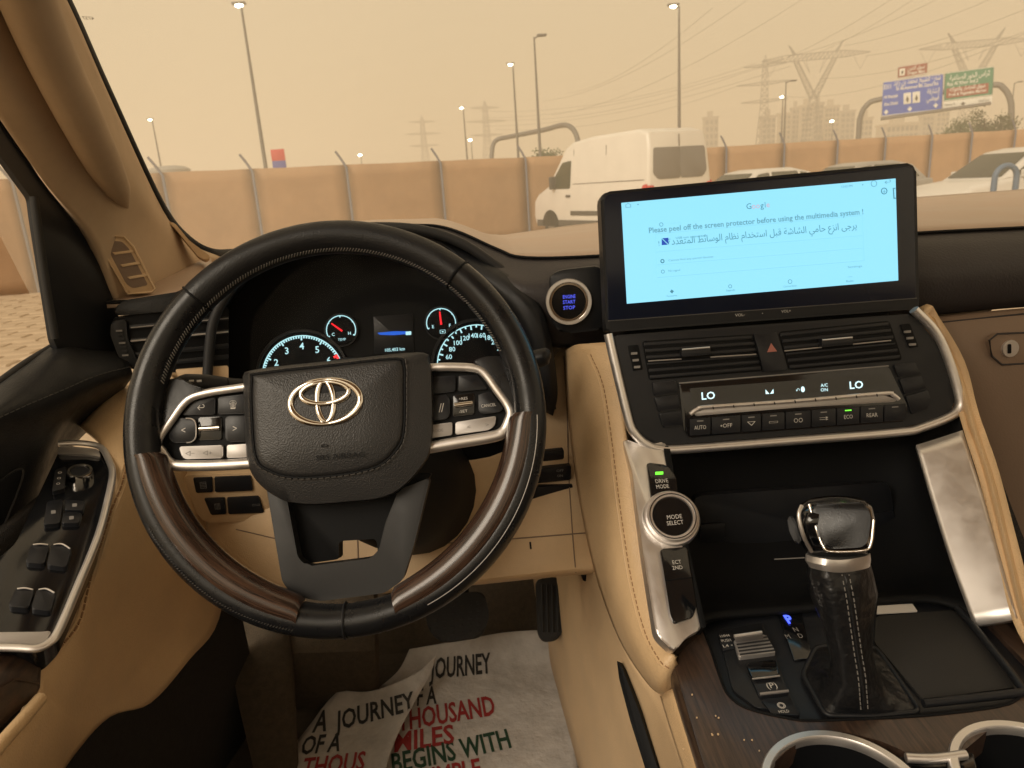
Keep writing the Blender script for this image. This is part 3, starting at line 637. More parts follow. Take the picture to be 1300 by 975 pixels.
def pylon(px, py, dist, kind, rz, label):
    top = D(px, py, dist); H = top.z
    t = thing('power_pylon', label, 'pylon', (top.x, top.y, 0), rz, 'power pylons in the haze')
    r = 0.00030*dist
    if kind == 'delta':
        s = []; zc = H*0.86; zw = H*0.56; wd = H*0.42
        lattice(s, (0, H*0.10, 0), (zw, H*0.028, 0), 7); bits('body', s, r, 'galvanised', t)
        s = []
        for sx in (-1, 1): lattice(s, (zw, H*0.026, 0), (zc, H*0.016, sx*wd*0.36), 6); lattice(s, (zc+H*0.045, H*0.012, sx*wd*0.38), (H*0.985, 0.15, sx*wd*0.50), 2)
        bits('fork', s, r, 'galvanised', t)
        s = []; truss(s, (-wd*0.56, 0, zc), (wd*0.56, 0, zc), H*0.05, H*0.05, 14)
        for sx in (-1, 1): truss(s, (sx*wd*0.56, 0, zc), (sx*wd, 0, zc+H*0.02), H*0.05, 0.2, 6)
        bits('crossarm', s, r, 'galvanised', t)
        for x in (-wd*0.97, wd*0.97, -wd*0.22, wd*0.22):
            sx = 1 if x > 0 else -1
            bits('insulator', [(V((x, 0, zc)), V((x-sx*wd*0.13, 0, zc-H*0.10))), (V((x-sx*wd*0.26 if abs(x) > wd*.5 else x-sx*wd*.05, 0, zc)), V((x-sx*wd*0.13, 0, zc-H*0.10)))], r*1.1, 'galvanised', t)
    else:
        s = []; lattice(s, (0, H*0.085, 0), (H*0.55, H*0.035, 0), 7); lattice(s, (H*0.55, H*0.035, 0), (H*0.93, H*0.022, 0), 7); lattice(s, (H*0.93, H*0.022, 0), (H, 0.1, 0), 2); bits('body', s, r, 'galvanised', t)
        for z, wd in ((0.60, 0.20), (0.75, 0.24), (0.90, 0.18)):
            s = []
            for sx in (-1, 1): truss(s, (0, 0, H*z), (sx*H*wd, 0, H*z+H*0.015), H*0.03, 0.2, 5)
            bits('crossarm', s, r, 'galvanised', t)
    return top
pylon(1036, 52, 290, 'delta', rad(-12), 'large fork topped power pylon above the tower blocks right of the van')
pylon(1240, 36, 285, 'delta', rad(-12), 'large fork topped power pylon rising behind the direction signs')
pylon(972, 70, 340, 'double', rad(-25), 'slim lattice pylon half overlapping the fork pylon on its left')
pylon(535, 146, 560, 'double', rad(20), 'faintest lattice pylon above the hoarding, left of the other faint one')
pylon(615, 127, 500, 'double', rad(20), 'faint lattice pylon above the hoarding just left of the pipe arch')
# cables strung between the pylons and on towards the upper right
cb = []
for i, (a, b, sag) in enumerate([((615, 150, 380), (1003, 72, 255), 5), ((620, 160, 380), (1003, 84, 255), 5), ((610, 141, 380), (960, 80, 300), 6), ((618, 152, 380), (945, 92, 300), 6), ((628, 164, 380), (940, 108, 300), 6),
        ((1098, 71, 255), (1420, -42, 150), 3), ((1072, 58, 255), (1400, -70, 150), 3), ((1000, 72, 255), (1330, -78, 150), 3), ((1040, 100, 255), (1420, -8, 150), 4),
        ((945, 92, 300), (1190, -40, 160), 3), ((990, 80, 300), (1180, -15, 160), 3), ((700, 146, 330), (1030, -8, 170), 5), ((690, 128, 330), (960, -8, 170), 5), ((720, 118, 330), (905, 10, 170), 4), ((1294, 62, 250), (1500, 15, 170), 2), ((990, 122, 300), (1330, 30, 150), 5)]):
    P = D(*a); Q = D(*b)
    pts = [P.lerp(Q, k/14)-V((0, 0, sag*4*(k/14)*(1-k/14))) for k in range(15)]
    rr = [0.00022*(CAM-p).length for p in pts]
    o = tube('power_cable', pts, rr, 'cable', None, 5)
    if i < 5 or 10 < i < 14: tag(o, 'thin hazy power cable sagging over the white van from the faint left pylons', 'cable', 'power cables over the van')
    else: tag(o, 'thin hazy power cable running from the large pylons to the upper right corner', 'cable', 'power cables at the upper right')

# ---- tower blocks in the haze
def tower(x0, x1, ytop, dist, m, label, cols, rows):
    a = D(x0, ytop, dist); b = D(x1, ytop, dist); W = (b-a).length; H = a.z; c = a.lerp(b, 0.5); dirv = (b-a); rz = math.atan2(dirv.y, dirv.x)
    t = thing('tower_block', label, 'building', (c.x, c.y, 0), rz, 'tower blocks on the skyline')
    box('wall', (-W/2, 0, 0), (W/2, W*0.7, H), m, t, 0)
    box('parapet', (-W/2-0.4, -0.4, H), (W/2+0.4, W*0.7+0.4, H+1.2), m, t, 0); box('roof_plant', (-W*0.2, W*0.2, H+1.2), (W*0.15, W*0.5, H+4.5), m, t, 0)
    cw = W/cols; me = None; fh = H/rows
    for i in range(cols):
        for j in range(rows):
            if me is None:
                o = box('window', (-cw*0.3, -0.25, -fh*0.3), (cw*0.3, 0.15, fh*0.3), 'tower_window', t, 0, False); me = o.data
            else: o = bpy.data.objects.new('window', me); COL.objects.link(o); o.parent = t
            o.location = (-W/2+cw*(i+0.5), 0, fh*(j+0.5))
for a in [(895, 912, 151, 434, 'tower_b', 'squat hazy building peeking out behind the rear of the van', 3, 8),
          (968, 985, 150, 384, 'tower_b', 'leftmost hazy tower block behind the unlit lamp post', 3, 10),
          (990, 1004, 146, 396, 'tower_a', 'slim hazy tower block second from the left of the skyline', 3, 11),
          (1006, 1016, 139, 409, 'tower_b', 'narrow tall hazy tower block third from the left of the skyline', 2, 12),
          (1018, 1032, 136, 396, 'tower_a', 'hazy tower block right below the fork pylon waist', 3, 12),
          (1034, 1046, 133, 384, 'tower_b', 'tallest hazy tower block right of the fork pylon', 2, 13),
          (1048, 1066, 137, 396, 'tower_a', 'wide hazy tower block behind the small far lit lamp', 4, 12),
          (1068, 1086, 143, 421, 'tower_b', 'hazy tower block just left of the sign gantry leg', 3, 10),
          (1093, 1108, 152, 372, 'tower_a', 'pale hazy tower block inside the left curve of the sign gantry', 3, 8),
          (1126, 1166, 160, 347, 'tower_a', 'broad low hazy building under the blue direction sign', 7, 5),
          (1172, 1186, 148, 384, 'tower_b', 'hazy tower block under the right part of the blue sign', 3, 9),
          (1190, 1206, 143, 396, 'tower_a', 'hazy tower block under the joint of blue and green signs', 3, 10)]:
    tower(*a)

# ---- trees
def tree(px, ytop, dist, wid, label):
    top = D(px, ytop, dist); H = top.z
    t = thing('roadside_tree', label, 'tree', (top.x, top.y, 0), random.uniform(0, 6))
    tr = tube('trunk', [V((0, 0, 0)), V((0.1, 0, H*0.25)), V((0.0, 0.1, H*0.5))], [0.24, 0.18, 0.10], 'bark', t, 8)
    for k in range(5):
        a = k*1.256; tube('limb', [V((0.05, 0.05, H*(0.30+0.03*k))), V((wid*0.22*math.cos(a), wid*0.22*math.sin(a), H*0.6)), V((wid*0.36*math.cos(a), wid*0.36*math.sin(a), H*0.8))], [0.09, 0.06, 0.025], 'bark', tr, 6)
    verts = []; faces = []; cl = []
    for k in range(26):
        a = random.uniform(0, 6.283); r = wid*0.45*math.sqrt(random.random()); z = H*(0.42+0.50*random.random()*(1-0.5*(r/(wid*0.45))**2)); cl.append((V((r*math.cos(a), r*math.sin(a), z)), random.uniform(0.45, 0.95)))
    for c, s in cl:
        for k in range(110):
            p = c+V((random.gauss(0, s*0.5), random.gauss(0, s*0.5), random.gauss(0, s*0.38))); d = V((random.gauss(0, 1), random.gauss(0, 1), random.gauss(0, 1))).normalized(); e = d.orthogonal().normalized(); q = 0.11
            b = len(verts); verts += [p-d*q, p+e*q*0.55, p+d*q, p-e*q*0.55]; faces.append((b, b+1, b+2, b+3))
    build('crown', verts, faces, 'leaf', t, False, recalc=False, kind=None)
tree(1258, 133, 62, 4.6, 'green roadside tree behind the right leg of the sign gantry')
tree(1228, 142, 66, 3.6, 'smaller green tree left of the bigger one under the green sign')
tree(693, 178, 60, 2.2, 'sparse dusty shrub tree over the hoarding under the pipe arch')

# ---- dust haze
hz = box('haze', (-900, -60, -1), (1200, 1100, 72), 'sand', None, 0, False); hz['kind'] = 'stuff'
hm = bpy.data.materials.new('dust_haze'); hm.use_nodes = True; t = hm.node_tree; t.nodes.clear()
o_ = t.nodes.new('ShaderNodeOutputMaterial'); pvn = t.nodes.new('ShaderNodeVolumePrincipled')
pvn.inputs['Color'].default_value = (0.98, 0.95, 0.89, 1); pvn.inputs['Density'].default_value = 0.0022; pvn.inputs['Anisotropy'].default_value = 0.2
t.links.new(pvn.outputs[0], o_.inputs['Volume']); hz.data.materials.clear(); hz.data.materials.append(hm)

# ================================================================ THE CABIN
# ---- floor, bulkhead, roof lining (setting)
fl = build('car_floor', [D(-200, 1300, 0.1).xy.to_3d()]*0+[V((-0.80, -0.5, 0.70)), V((0.85, -0.5, 0.70)), V((0.85, 1.12, 0.70)), V((-0.80, 1.12, 0.70)), V((0.85, 1.42, 0.98)), V((-0.80, 1.42, 0.98)), V((0.85, 1.46, 1.36)), V((-0.80, 1.46, 1.36))],
           [(0, 1, 2, 3), (3, 2, 4, 5), (5, 4, 6, 7)], 'carpet', None, False); fl['kind'] = 'structure'

for f_ in fl.data.polygons:
    if f_.normal.z < -0.01 or (abs(f_.normal.z) < 0.3 and f_.normal.y > 0): fl.data.flip_normals(); break
md = fl.modifiers.new('t', 'SOLIDIFY'); md.thickness = 0.03; md.offset = -1
rc = build('rear_light_blocker', [V((-0.78, -0.55, 0.70)), V((0.88, -0.55, 0.70)), V((0.88, -0.70, 1.42)), V((-0.78, -0.70, 1.42)), V((0.88, 0.55, 0.70)), V((0.88, 0.55, 1.32)), V((-0.78, 0.1, 0.70)), V((-0.78, 0.1, 1.25)), V((0.86, 1.3, 0.70)), V((0.86, 1.3, 1.35))], [(0, 1, 2, 3), (1, 4, 5, 2), (0, 3, 7, 6), (4, 8, 9, 5)], 'brown_pad', None, False); rc['kind'] = 'structure'  # unseen walls added to block low light from behind reaching the footwell
md = rc.modifiers.new('t', 'SOLIDIFY'); md.thickness = 0.03
hl = loft('roof_lining', [[V((-0.62, 0.50, 1.98)), V((0.05, 0.58, 2.03)), V((0.72, 0.50, 1.98))], [V((-0.64, 0.1, 2.02)), V((0.05, 0.1, 2.08)), V((0.74, 0.1, 2.02))], [V((-0.64, -0.65, 2.03)), V((0.05, -0.65, 2.09)), V((0.74, -0.65, 2.03))]], 'pillar_cloth', None, 3, 0.03)
hl['kind'] = 'structure'

# ---- windscreen
ws_bot = [V((-0.86, 1.00, 1.40)), D(400, 305, 1.42), D(633, 299, 1.56), D(965, 268, 1.58), D(1300, 242, 1.55), V((0.80, 1.12, 1.41))]
ws_top = [V((-0.72, 0.46, 1.95)), V((-0.35, 0.55, 1.99)), V((-0.1, 0.57, 2.01)), V((0.2, 0.57, 2.01)), V((0.5, 0.55, 1.99)), V((0.70, 0.50, 1.96))]
ws_mid = [a.lerp(b, 0.5)+V((0, 0.03, 0.02)) for a, b in zip(ws_bot, ws_top)]
ws = thing('windscreen', 'clear curved windscreen spanning the view above the dashboard', 'windscreen', ws_bot[2], world=True)
pane = loft('pane', [ws_bot, ws_mid, ws_top], 'windscreen_glass', ws, 4, 0)
wp = Plane(D(112, 23, 0.66), (D(112, 23, 0.66)-CAM)*-1)
ptext('4737', 112, 23, 4.0, wp, 'dim_print', pane, -15, slope=0.05, lift=0.0)
tube('edge_seal', cat([D(20, -110, 0.545), D(84, 0, 0.64), D(138, 118, 0.79), D(206, 262, 0.95), D(240, 305, 1.04), D(272, 322, 1.09), D(300, 322, 1.2)], 6), [0.0085]*37, 'matt_black', ws, 8, flat=(1.0, 0.5))

# ---- A-pillar
pil = thing('windscreen_pillar', 'beige cloth covered windscreen pillar with grab handle at the left', 'pillar', D(165, 375, 0.88), world=True)
loft('trim', [[D(150, 384, .845), D(172, 381, .87), D(200, 377, .92), D(245, 350, 1.0), D(280, 326, 1.085)],
              [D(121, 308, .80), D(150, 296, .83), D(180, 300, .88), D(215, 305, .95), D(243, 309, 1.035)],
              [D(60, 236, .70), D(95, 220, .715), D(130, 215, .755), D(170, 232, .83), D(206, 265, .945)],
              [D(0, 152, .60), D(40, 138, .60), D(85, 120, .64), D(115, 118, .70), D(140, 124, .78)],
              [D(-60, 62, .51), D(-20, 45, .50), D(30, 20, .53), D(60, 8, .57), D(86, 2, .63)],
              [D(-140, -60, .43), D(-100, -85, .41), D(-50, -100, .43), D(-10, -105, .48), D(22, -112, .54)]], 'pillar_cloth', pil, 5, 0.012)
hg = tube('grab_handle', [D(160, 262, .835), D(148, 238, .79), D(130, 205, .735), D(98, 140, .635), D(62, 65, .55), D(28, -20, .475), D(0, -110, .42)], [0.004, 0.014, 0.0185, 0.0195, 0.019, 0.0185, 0.018], 'pillar_cloth', pil, 16, smooth_n=6)
VP = Plane(D(160, 340, 0.838), (D(160, 340, .838)-CAM).normalized()*-1+V((0.25, 0, 0)))
vo = [(119, 298), (157, 301), (169, 313), (197, 366), (192, 371), (163, 373)]
vg = pslab('pillar_vent', vo, VP, 0.02, 'beige_plastic', pil, 0.004, 0.0015)
pslab('slot_shade', [(131, 305), (155, 306.5), (164, 316), (188, 362), (168, 366), (160, 360)], VP, 0.004, 'brown_pad', vg, 0.003, 0, lift=0.0006)  # flat brown plate, paints the shading inside the beige vent
for a, b in (((144, 320.5), (168, 318.5)), ((154, 336), (177, 333)), ((163, 351.5), (186, 348.5))):
    pslab('slat', [(a[0]-1, a[1]), (b[0], b[1]-1.2), (b[0]+2, b[1]+2), (a[0]+2, a[1]+3)], VP, 0.005, 'beige_plastic', vg, 0, 0.0003, lift=0.0022)
tube('frame', [VP.at(x, y, 0.001) for x, y in vo], 0.0014, 'beige_plastic', vg, 6, closed=True)
pslab('end_cap', [(212, 281), (222, 290), (252, 326), (262, 331), (268, 326), (240, 305), (222, 283)], Plane(D(240, 308, .975), tilt(10, 20)), 0.03, 'beige_plastic', pil, 0.004, 0.002)

# ---- driver's door
dr = thing('driver_door', 'beige and black driver door with switch panel left of the steering wheel', 'door', V((-0.74, 0.4, 0.75)), world=True)
DX = Plane((-0.735, 0.7, 1.4), (1, -0.25, 0))
pslab('window_frame', [(-60, 70), (0, 148), (60, 234), (123, 308), (162, 378), (150, 400), (152, 462), (74, 446), (68, 432), (44, 282), (40, 252), (2, 200), (-40, 150)], DX, 0.007, 'black_plastic', dr, 0.004, 0.002)
tube('seal', [DX.at(x, y, 0.004) for x, y in ((-60, 64), (0, 148), (60, 234), (123, 309), (160, 374))], 0.0035, 'matt_black', dr, 8)
tube('window_channel', cat([DX.at(x, y, 0.002) for x, y in ((43, 250), (47, 282), (58, 360), (70, 430))], 5), 0.0042, 'rubber', dr, 8)
wn = build('window_pane', [V((-0.752, 0.95, 1.36)), V((-0.752, -0.3, 1.34)), V((-0.70, -0.3, 1.95)), V((-0.70, 0.50, 1.95))], [(0, 1, 2, 3)], 'side_glass', dr, False)
# black upper roll with the sill
updoor = loft('upper_pad', [[D(158, 446, .845), D(110, 443, .80), D(74, 436, .775), D(35, 462, .735), D(0, 487, .705), D(-60, 530, .66)],
                   [D(160, 452, .835), D(110, 455, .785), D(76, 455, .75), D(35, 480, .715), D(0, 503, .685), D(-60, 545, .64)],
                   [D(166, 466, .825), D(120, 478, .775), D(80, 496, .735), D(35, 515, .695), D(0, 530, .665), D(-60, 560, .62)],
                   [D(168, 478, .832), D(125, 496, .785), D(85, 522, .745), D(40, 560, .705), D(0, 590, .675), D(-60, 630, .63)],
                   [D(160, 490, .86), D(112, 522, .81), D(74, 560, .77), D(35, 640, .72), D(0, 690, .68), D(-60, 760, .63)],
                   [D(140, 520, .90), D(90, 570, .84), D(60, 620, .79), D(25, 740, .72), D(-15, 800, .67), D(-70, 860, .62)]], 'black_leather', dr, 4, 0.01)
SU = skin(updoor); stitch(spts(SU, [(164, 466), (120, 478), (80, 495), (35, 514), (0, 530)]), 'thread_dark', dr, r=0.0006, n=1)
tube('sill_seal', cat([D(78, 434, .785), D(35, 460, .742), D(0, 485, .712), D(-60, 528, .665)], 5), 0.0045, 'rubber', dr, 8)
# recessed pocket line in the black door face
tube('pocket_piping', cat([D(-10, 618, .668), D(22, 596, .69), D(29, 606, .693), D(5, 668, .67), D(-10, 690, .66)], 4), 0.0012, 'black_leather', dr, 6)
arm_ = loft('armrest', [[D(100, 540, .815), D(128, 510, .84), D(160, 482, .878), D(200, 470, .93), D(285, 470, 1.0)],
                 [D(128, 562, .772), D(152, 540, .80), D(190, 515, .85), D(235, 510, .92), D(290, 545, 1.0)],
                 [D(146, 600, .742), D(164, 592, .755), D(200, 600, .80), D(250, 630, .88), D(292, 680, .97)],
                 [D(128, 680, .692), D(146, 680, .70), D(184, 700, .745), D(236, 740, .83), D(278, 786, .92)],
                 [D(100, 748, .645), D(118, 752, .652), D(152, 780, .70), D(200, 818, .775), D(240, 838, .83)],
                 [D(76, 806, .603), D(92, 818, .608), D(118, 845, .64), D(155, 875, .70), D(192, 892, .755)],
                 [D(50, 838, .57), D(60, 862, .572), D(75, 890, .59), D(105, 905, .635), D(140, 910, .685)],
                 [D(48, 884, .558), D(54, 892, .560), D(66, 903, .57), D(82, 930, .60), D(95, 958, .64)],
                 [D(0, 948, .508), D(10, 955, .51), D(25, 965, .525), D(45, 990, .56), D(55, 1020, .60)],
                 [D(-60, 1030, .45), D(-50, 1035, .452), D(-30, 1040, .47), D(-5, 1060, .50), D(5, 1090, .54)]], 'beige_leather', dr, 5, 0.012)
SA = skin(arm_)
sp_ = [(161, 590), (154, 617), (142, 648), (129.5, 688), (114.5, 737), (101.5, 786), (84, 813), (63, 836)]
stitch(spts(SA, sp_, 0.0004), 'thread_tan', dr, ln=0.0055, gap=0.002, r=0.0010, n=1); tube('seam', spts(SA, [(x-4.5, y) for x, y in sp_], 0.0), 0.0012, 'beige_leather', dr, 6); tube('seam', spts(SA, [(x+4.5, y+1) for x, y in sp_], -0.0004), 0.0011, 'beige_leather', dr, 6)
tube('piping', cat([D(52, 886, .552), D(30, 912, .53), D(0, 946, .502), D(-60, 1020, .45)], 5), 0.005, 'beige_leather', dr, 8)
# switch panel
SWa, SWb, SWc = D(110, 565, .765), D(150, 600, .738), D(20, 822, .545)
SW = Plane(SWb, (SWb-SWa).cross(SWc-SWa)); SW = SW if SW.n.dot(CAM-SWb) > 0 else Plane(SWb, -SW.n)
pan = pslab('switch_panel', [(78, 566), (124, 570), (140, 600), (122, 682), (70, 798), (48, 820), (-60, 818), (-60, 760), (20, 690)], SW, 0.03, 'piano_black', dr, 0.006, 0.002, lift=-0.002)
tube('bezel', cat([SW.at(x, y, 0.001) for x, y in ((74, 563), (104, 562.5), (128, 568), (139, 586), (143, 603), (136, 640), (124, 683), (100, 742), (75, 800), (62, 816), (46, 823), (20, 822), (-60, 820))], 5), 0.0036, 'satin_silver', dr, 10, nrm=SW.n, flat=(0.8, 1))
pslab('bezel_return', [(76, 565), (125, 570), (128, 580), (110, 577), (72, 575)], SW, 0.004, 'silver_button', dr, 0.003, 0.001, lift=0.0005)
pslab('bezel_return', [(55, 802), (66, 800), (58, 814), (46, 820), (-60, 818), (-60, 803)], SW, 0.004, 'silver_button', dr, 0.003, 0.001, lift=0.0005)
kc = SW.at(102, 604)
disc_ring('mirror_knob', kc, SW.n, 0.0085, 0.0115, 0.007, 'chrome', dr, 32); disc_ring('mirror_knob', kc, SW.n, 0, 0.0085, 0.006, 'button_black', dr, 28)
sw1 = pslab('switch', [(70, 596), (84, 592), (82, 620), (66, 624)], SW, 0.006, 'button_black', dr, 0.002, 0.001, lift=0.003)
for y in (600, 607, 614): ptext('o', 76-(y-600)*0.15, y, 4, SW, 'pale_print', sw1, lift=0.0035)
for q_ in ([(60, 636), (80, 634), (76, 664), (55, 666)], [(84, 634), (108, 636), (105, 648), (82, 647)], [(81, 650), (104, 651), (100, 664), (78, 664)]):
    b = pslab('lock_switch', q_, SW, 0.006, 'button_black', dr, 0.002, 0.001, lift=0.003)
    cx = sum(p[0] for p in q_)/4; cy = sum(p[1] for p in q_)/4; pslab('symbol', rect(cx-3, cy-2, cx+3, cy+2), SW, 0.001, 'dim_print', b, 0.001, 0, lift=0.0036)
for q_ in ([(40, 690), (63, 690), (56, 716), (32, 714)], [(66, 690), (91, 695), (84, 720), (59, 717)], [(20, 746), (44, 747), (36, 772), (10, 770)], [(47, 747), (71, 751), (64, 776), (39, 773)]):
    b = pslab('window_switch', q_, SW, 0.01, 'button_black', dr, 0.003, 0.002, lift=0.0035)
    tube('switch_edge', [SW.at(q_[0][0]+2, q_[0][1]+1.5, 0.0040), SW.at((q_[0][0]+q_[1][0])/2, q_[0][1]+0.5, 0.0046), SW.at(q_[1][0]-2, q_[1][1]+1.5, 0.0040)], 0.0007, 'satin_silver', b, 6, smooth_n=4)
loft('wood_trim', [[D(50, 832, .575), D(20, 830, .555), D(-60, 828, .52)], [D(52, 850, .565), D(20, 855, .545), D(-60, 900, .50)], [D(50, 884, .562), D(20, 905, .542), D(-60, 985, .485)]], 'console_wood', dr, 4, 0.008)
tube('wood_edge', [D(50, 868, .560), D(20, 862, .541), D(-60, 910, .495)], 0.0008, 'console_wood', dr, 6)
# dark lower door, sill and kick panel
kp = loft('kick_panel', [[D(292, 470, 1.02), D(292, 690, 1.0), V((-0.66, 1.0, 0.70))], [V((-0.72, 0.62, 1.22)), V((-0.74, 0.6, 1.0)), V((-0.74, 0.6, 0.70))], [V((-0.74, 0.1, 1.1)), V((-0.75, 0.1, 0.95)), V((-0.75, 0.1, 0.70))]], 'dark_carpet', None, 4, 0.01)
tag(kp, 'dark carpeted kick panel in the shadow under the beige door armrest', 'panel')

# ---- dashboard
ds = thing('dashboard', 'dark topped beige dashboard with instrument hood running behind the wheel', 'dashboard', V((0.05, 0.85, 1.0)), world=True)
front = [D(135, 385, .82), D(215, 378, .85), D(270, 345, .90), D(350, 302, .95), D(440, 287, .96), D(531, 287, .95), D(560, 289, .94), D(589, 298, .92), D(633, 318, .895), D(667, 328, .88), D(762, 326, .87), D(965, 311, .868), D(1165, 297, .865), D(1300, 290, .865), D(1480, 281, .865)]
far = [D(200, 360, .98), D(262, 326, 1.05), D(300, 330, 1.2), D(400, 306, 1.38), D(470, 292, 1.45), D(531, 288, 1.52), D(560, 290, 1.52), D(589, 293, 1.53), D(633, 298, 1.53), D(667, 294, 1.54), D(762, 282, 1.55), D(965, 266, 1.56), D(1165, 250, 1.55), D(1300, 240, 1.53), D(1480, 227, 1.45)]
mid = [a.lerp(b, 0.5)+V((0, 0, 0.004)) for a, b in zip(front, far)]
for i in (3, 4, 5, 6, 7): mid[i] = mid[i]+V((0, 0, (0.004, 0.008, 0.009, 0.012, 0.008)[i-3]))
loft('top_pad', [front, mid, far], 'dash_top_glare', ds, 4, 0.006)
tube('top_seam', cat([p+V((0, -0.001, 0.001)) for p in front], 4), 0.0022, 'matt_black', ds, 6)
stitch([p+V((0, 0.012, 0.0015)) for p in front[7:]], 'thread_dark', ds, r=0.0005)
# front roll below the seam: hood lip, button panel and passenger side
loft('front_roll', [front[5:],
                    [D(531, 289, .93), D(560, 297, .915), D(592, 314, .895), D(633, 334, .872), D(667, 346, .855), D(762, 340, .845), D(965, 325, .845), D(1165, 315, .842), D(1300, 309, .842), D(1480, 300, .842)],
                    [D(531, 292, .90), D(560, 304, .89), D(600, 330, .87), D(636, 349, .85), D(668, 364, .835), D(762, 370, .835), D(965, 350, .835), D(1165, 345, .830), D(1300, 338, .830), D(1480, 328, .830)],
                    [D(531, 297, .89), D(560, 312, .88), D(600, 345, .865), D(640, 372, .85), D(672, 390, .84), D(762, 420, .85), D(965, 400, .85), D(1165, 384, .842), D(1300, 375, .842), D(1480, 365, .842)],
                    [D(531, 305, .90), D(560, 330, .895), D(600, 370, .885), D(640, 405, .875), D(672, 436, .87), D(762, 440, .88), D(965, 420, .87), D(1165, 402, .862), D(1300, 390, .862), D(1480, 380, .862)]], 'dash_pad', ds, 5, 0.008)
# glove box
gb = loft('glove_box', [[D(1150, 410, .853), D(1192, 402, .852), D(1300, 391, .85), D(1480, 378, .85)], [D(1160, 425, .845), D(1197, 420, .842), D(1300, 412, .84), D(1480, 400, .84)], [D(1180, 480, .845), D(1215, 478, .842), D(1300, 474, .84), D(1480, 466, .84)],
                        [D(1210, 600, .87), D(1245, 600, .87), D(1310, 600, .87), D(1480, 596, .87)], [D(1250, 740, .91), D(1275, 740, .91), D(1330, 740, .91), D(1480, 736, .91)]], 'brown_pad', ds, 5, 0.01)
tube('glove_box_seam', [D(1190, 410, .846), D(1300, 398.5, .844), D(1480, 386, .844)], 0.0012, 'dash_pad', ds, 6)
LP = Plane(D(1285, 443, .836), tilt(4, 0))
lk = pslab('lock_plate', [(1256, 432), (1266, 424), (1330, 421), (1330, 460), (1272, 463), (1259, 452)], LP, 0.008, 'brown_pad', ds, 0.004, 0.0012, lift=0.002)
tube('lock_rim', [LP.at(x, y, 0.002) for x, y in ((1256, 432), (1266, 424), (1330, 421), (1330, 460), (1272, 463), (1259, 452))], 0.0012, 'dash_pad', lk, 6, closed=True)
disc_ring('lock_barrel', LP.at(1282, 442.5, 0.003), LP.n, 0, 0.0102, 0.002, 'satin_silver', lk, 32)
pslab('keyhole', rect(1279.5, 437, 1284, 449), LP, 0.001, 'matt_black', lk, 0.0015, 0, lift=0.0056)
# lower beige knee panel
kneep = loft('knee_panel', [[D(210, 470, .93), D(300, 565, .91), D(420, 592, .90), D(560, 588, .895), D(655, 562, .89), D(706, 450, .905), D(745, 440, .90)],
                    [D(215, 560, .92), D(300, 592, .90), D(420, 608, .893), D(560, 605, .888), D(660, 590, .885), D(715, 555, .885), D(745, 550, .885)],
                    [D(225, 640, .91), D(300, 660, .885), D(420, 660, .88), D(560, 650, .875), D(660, 640, .87), D(715, 635, .87), D(750, 630, .872)],
                    [D(240, 690, .91), D(310, 715, .885), D(420, 725, .875), D(560, 722, .865), D(660, 712, .86), D(715, 706, .86), D(756, 702, .865)],
                    [D(250, 725, .92), D(320, 748, .90), D(420, 755, .885), D(560, 745, .87), D(660, 735, .862), D(715, 729, .86), D(760, 726, .865)],
                    [D(255, 735, .96), D(320, 752, .96), D(420, 757, .96), D(560, 746, .96), D(660, 736, .96), D(715, 731, .96), D(765, 728, .96)]], 'beige_plastic', ds, 5, 0.006)
KP = Plane(D(705, 600, .868), tilt(-3, 3))
for q_, tx in (([(688, 574), (716, 571), (716, 583), (688, 586)], None), ([(680, 596), (725, 591), (725, 609), (680, 614)], 'A/T OIL'), ([(668, 620), (727, 615), (727, 633), (668, 638)], None)):
    b = pslab('switch_blank', q_, KP, 0.008, 'button_black', ds, 0.002, 0.001, lift=0.004)
    if tx: ptext('OFF', 711, 597.5, 3.2, KP, 'dim_print', b, 9, lift=0.0045); ptext('ON', 711, 604, 3.2, KP, 'dim_print', b, 7, lift=0.0045)
for x in (686, 694, 702):
    for y in (640, 645): pslab('drain_slot', rect(x, y+4-(x-686)*0.08, x+6, y+7.5-(x-686)*0.08), KP, 0.002, 'brown_pad', ds, 0, 0, lift=0.002)
SN = skin(kneep)
tube('panel_joint', spts(SN, [(560, 690), (650, 684), (750, 676)], 0.0002), 0.0009, 'brown_pad', ds, 6); tube('panel_joint', spts(SN, [(716, 452), (720, 520), (722, 600), (727, 680), (731, 727)], 0.0002), 0.0008, 'brown_pad', ds, 6)
tube('panel_joint', spts(SN, [(300, 672), (380, 690), (430, 694)], 0.0002), 0.0008, 'brown_pad', ds, 6); tube('panel_joint', spts(SN, [(454, 684), (455, 712)], 0.0002), 0.0009, 'brown_pad', ds, 6)
tube('clip_slot', spts(SN, [(673, 688), (674, 697)], 0.0003), 0.0011, 'matt_black', ds, 6)
KL = Plane(D(280, 630, .888), tilt(-2, 6))
kl = pslab('switch_surround', [(232, 604), (330, 600), (345, 612), (350, 660), (260, 664), (240, 640)], KL, 0.02, 'beige_plastic', ds, 0.006, 0.002, lift=0.018)
for q_ in ([(245, 607), (269, 606), (270, 625), (249, 626)], [(272, 606), (318, 604), (321, 623), (273, 625)], [(259, 633), (285, 632), (287, 653), (268, 654)], [(288, 632), (328, 630), (335, 651), (290, 653)]):
    b = pslab('switch', q_, KL, 0.008, 'button_black', kl, 0.0015, 0.001, lift=0.0205)
ptext('\u25a4', 258, 616, 8, KL, 'dim_print', kl, 8, lift=0.0212); ptext('\u25a5', 276, 643, 7, KL, 'dim_print', kl, 7, lift=0.0212); ptext('\u25ad', 325, 641, 5, KL, 'dim_print', kl, 9, lift=0.0212)
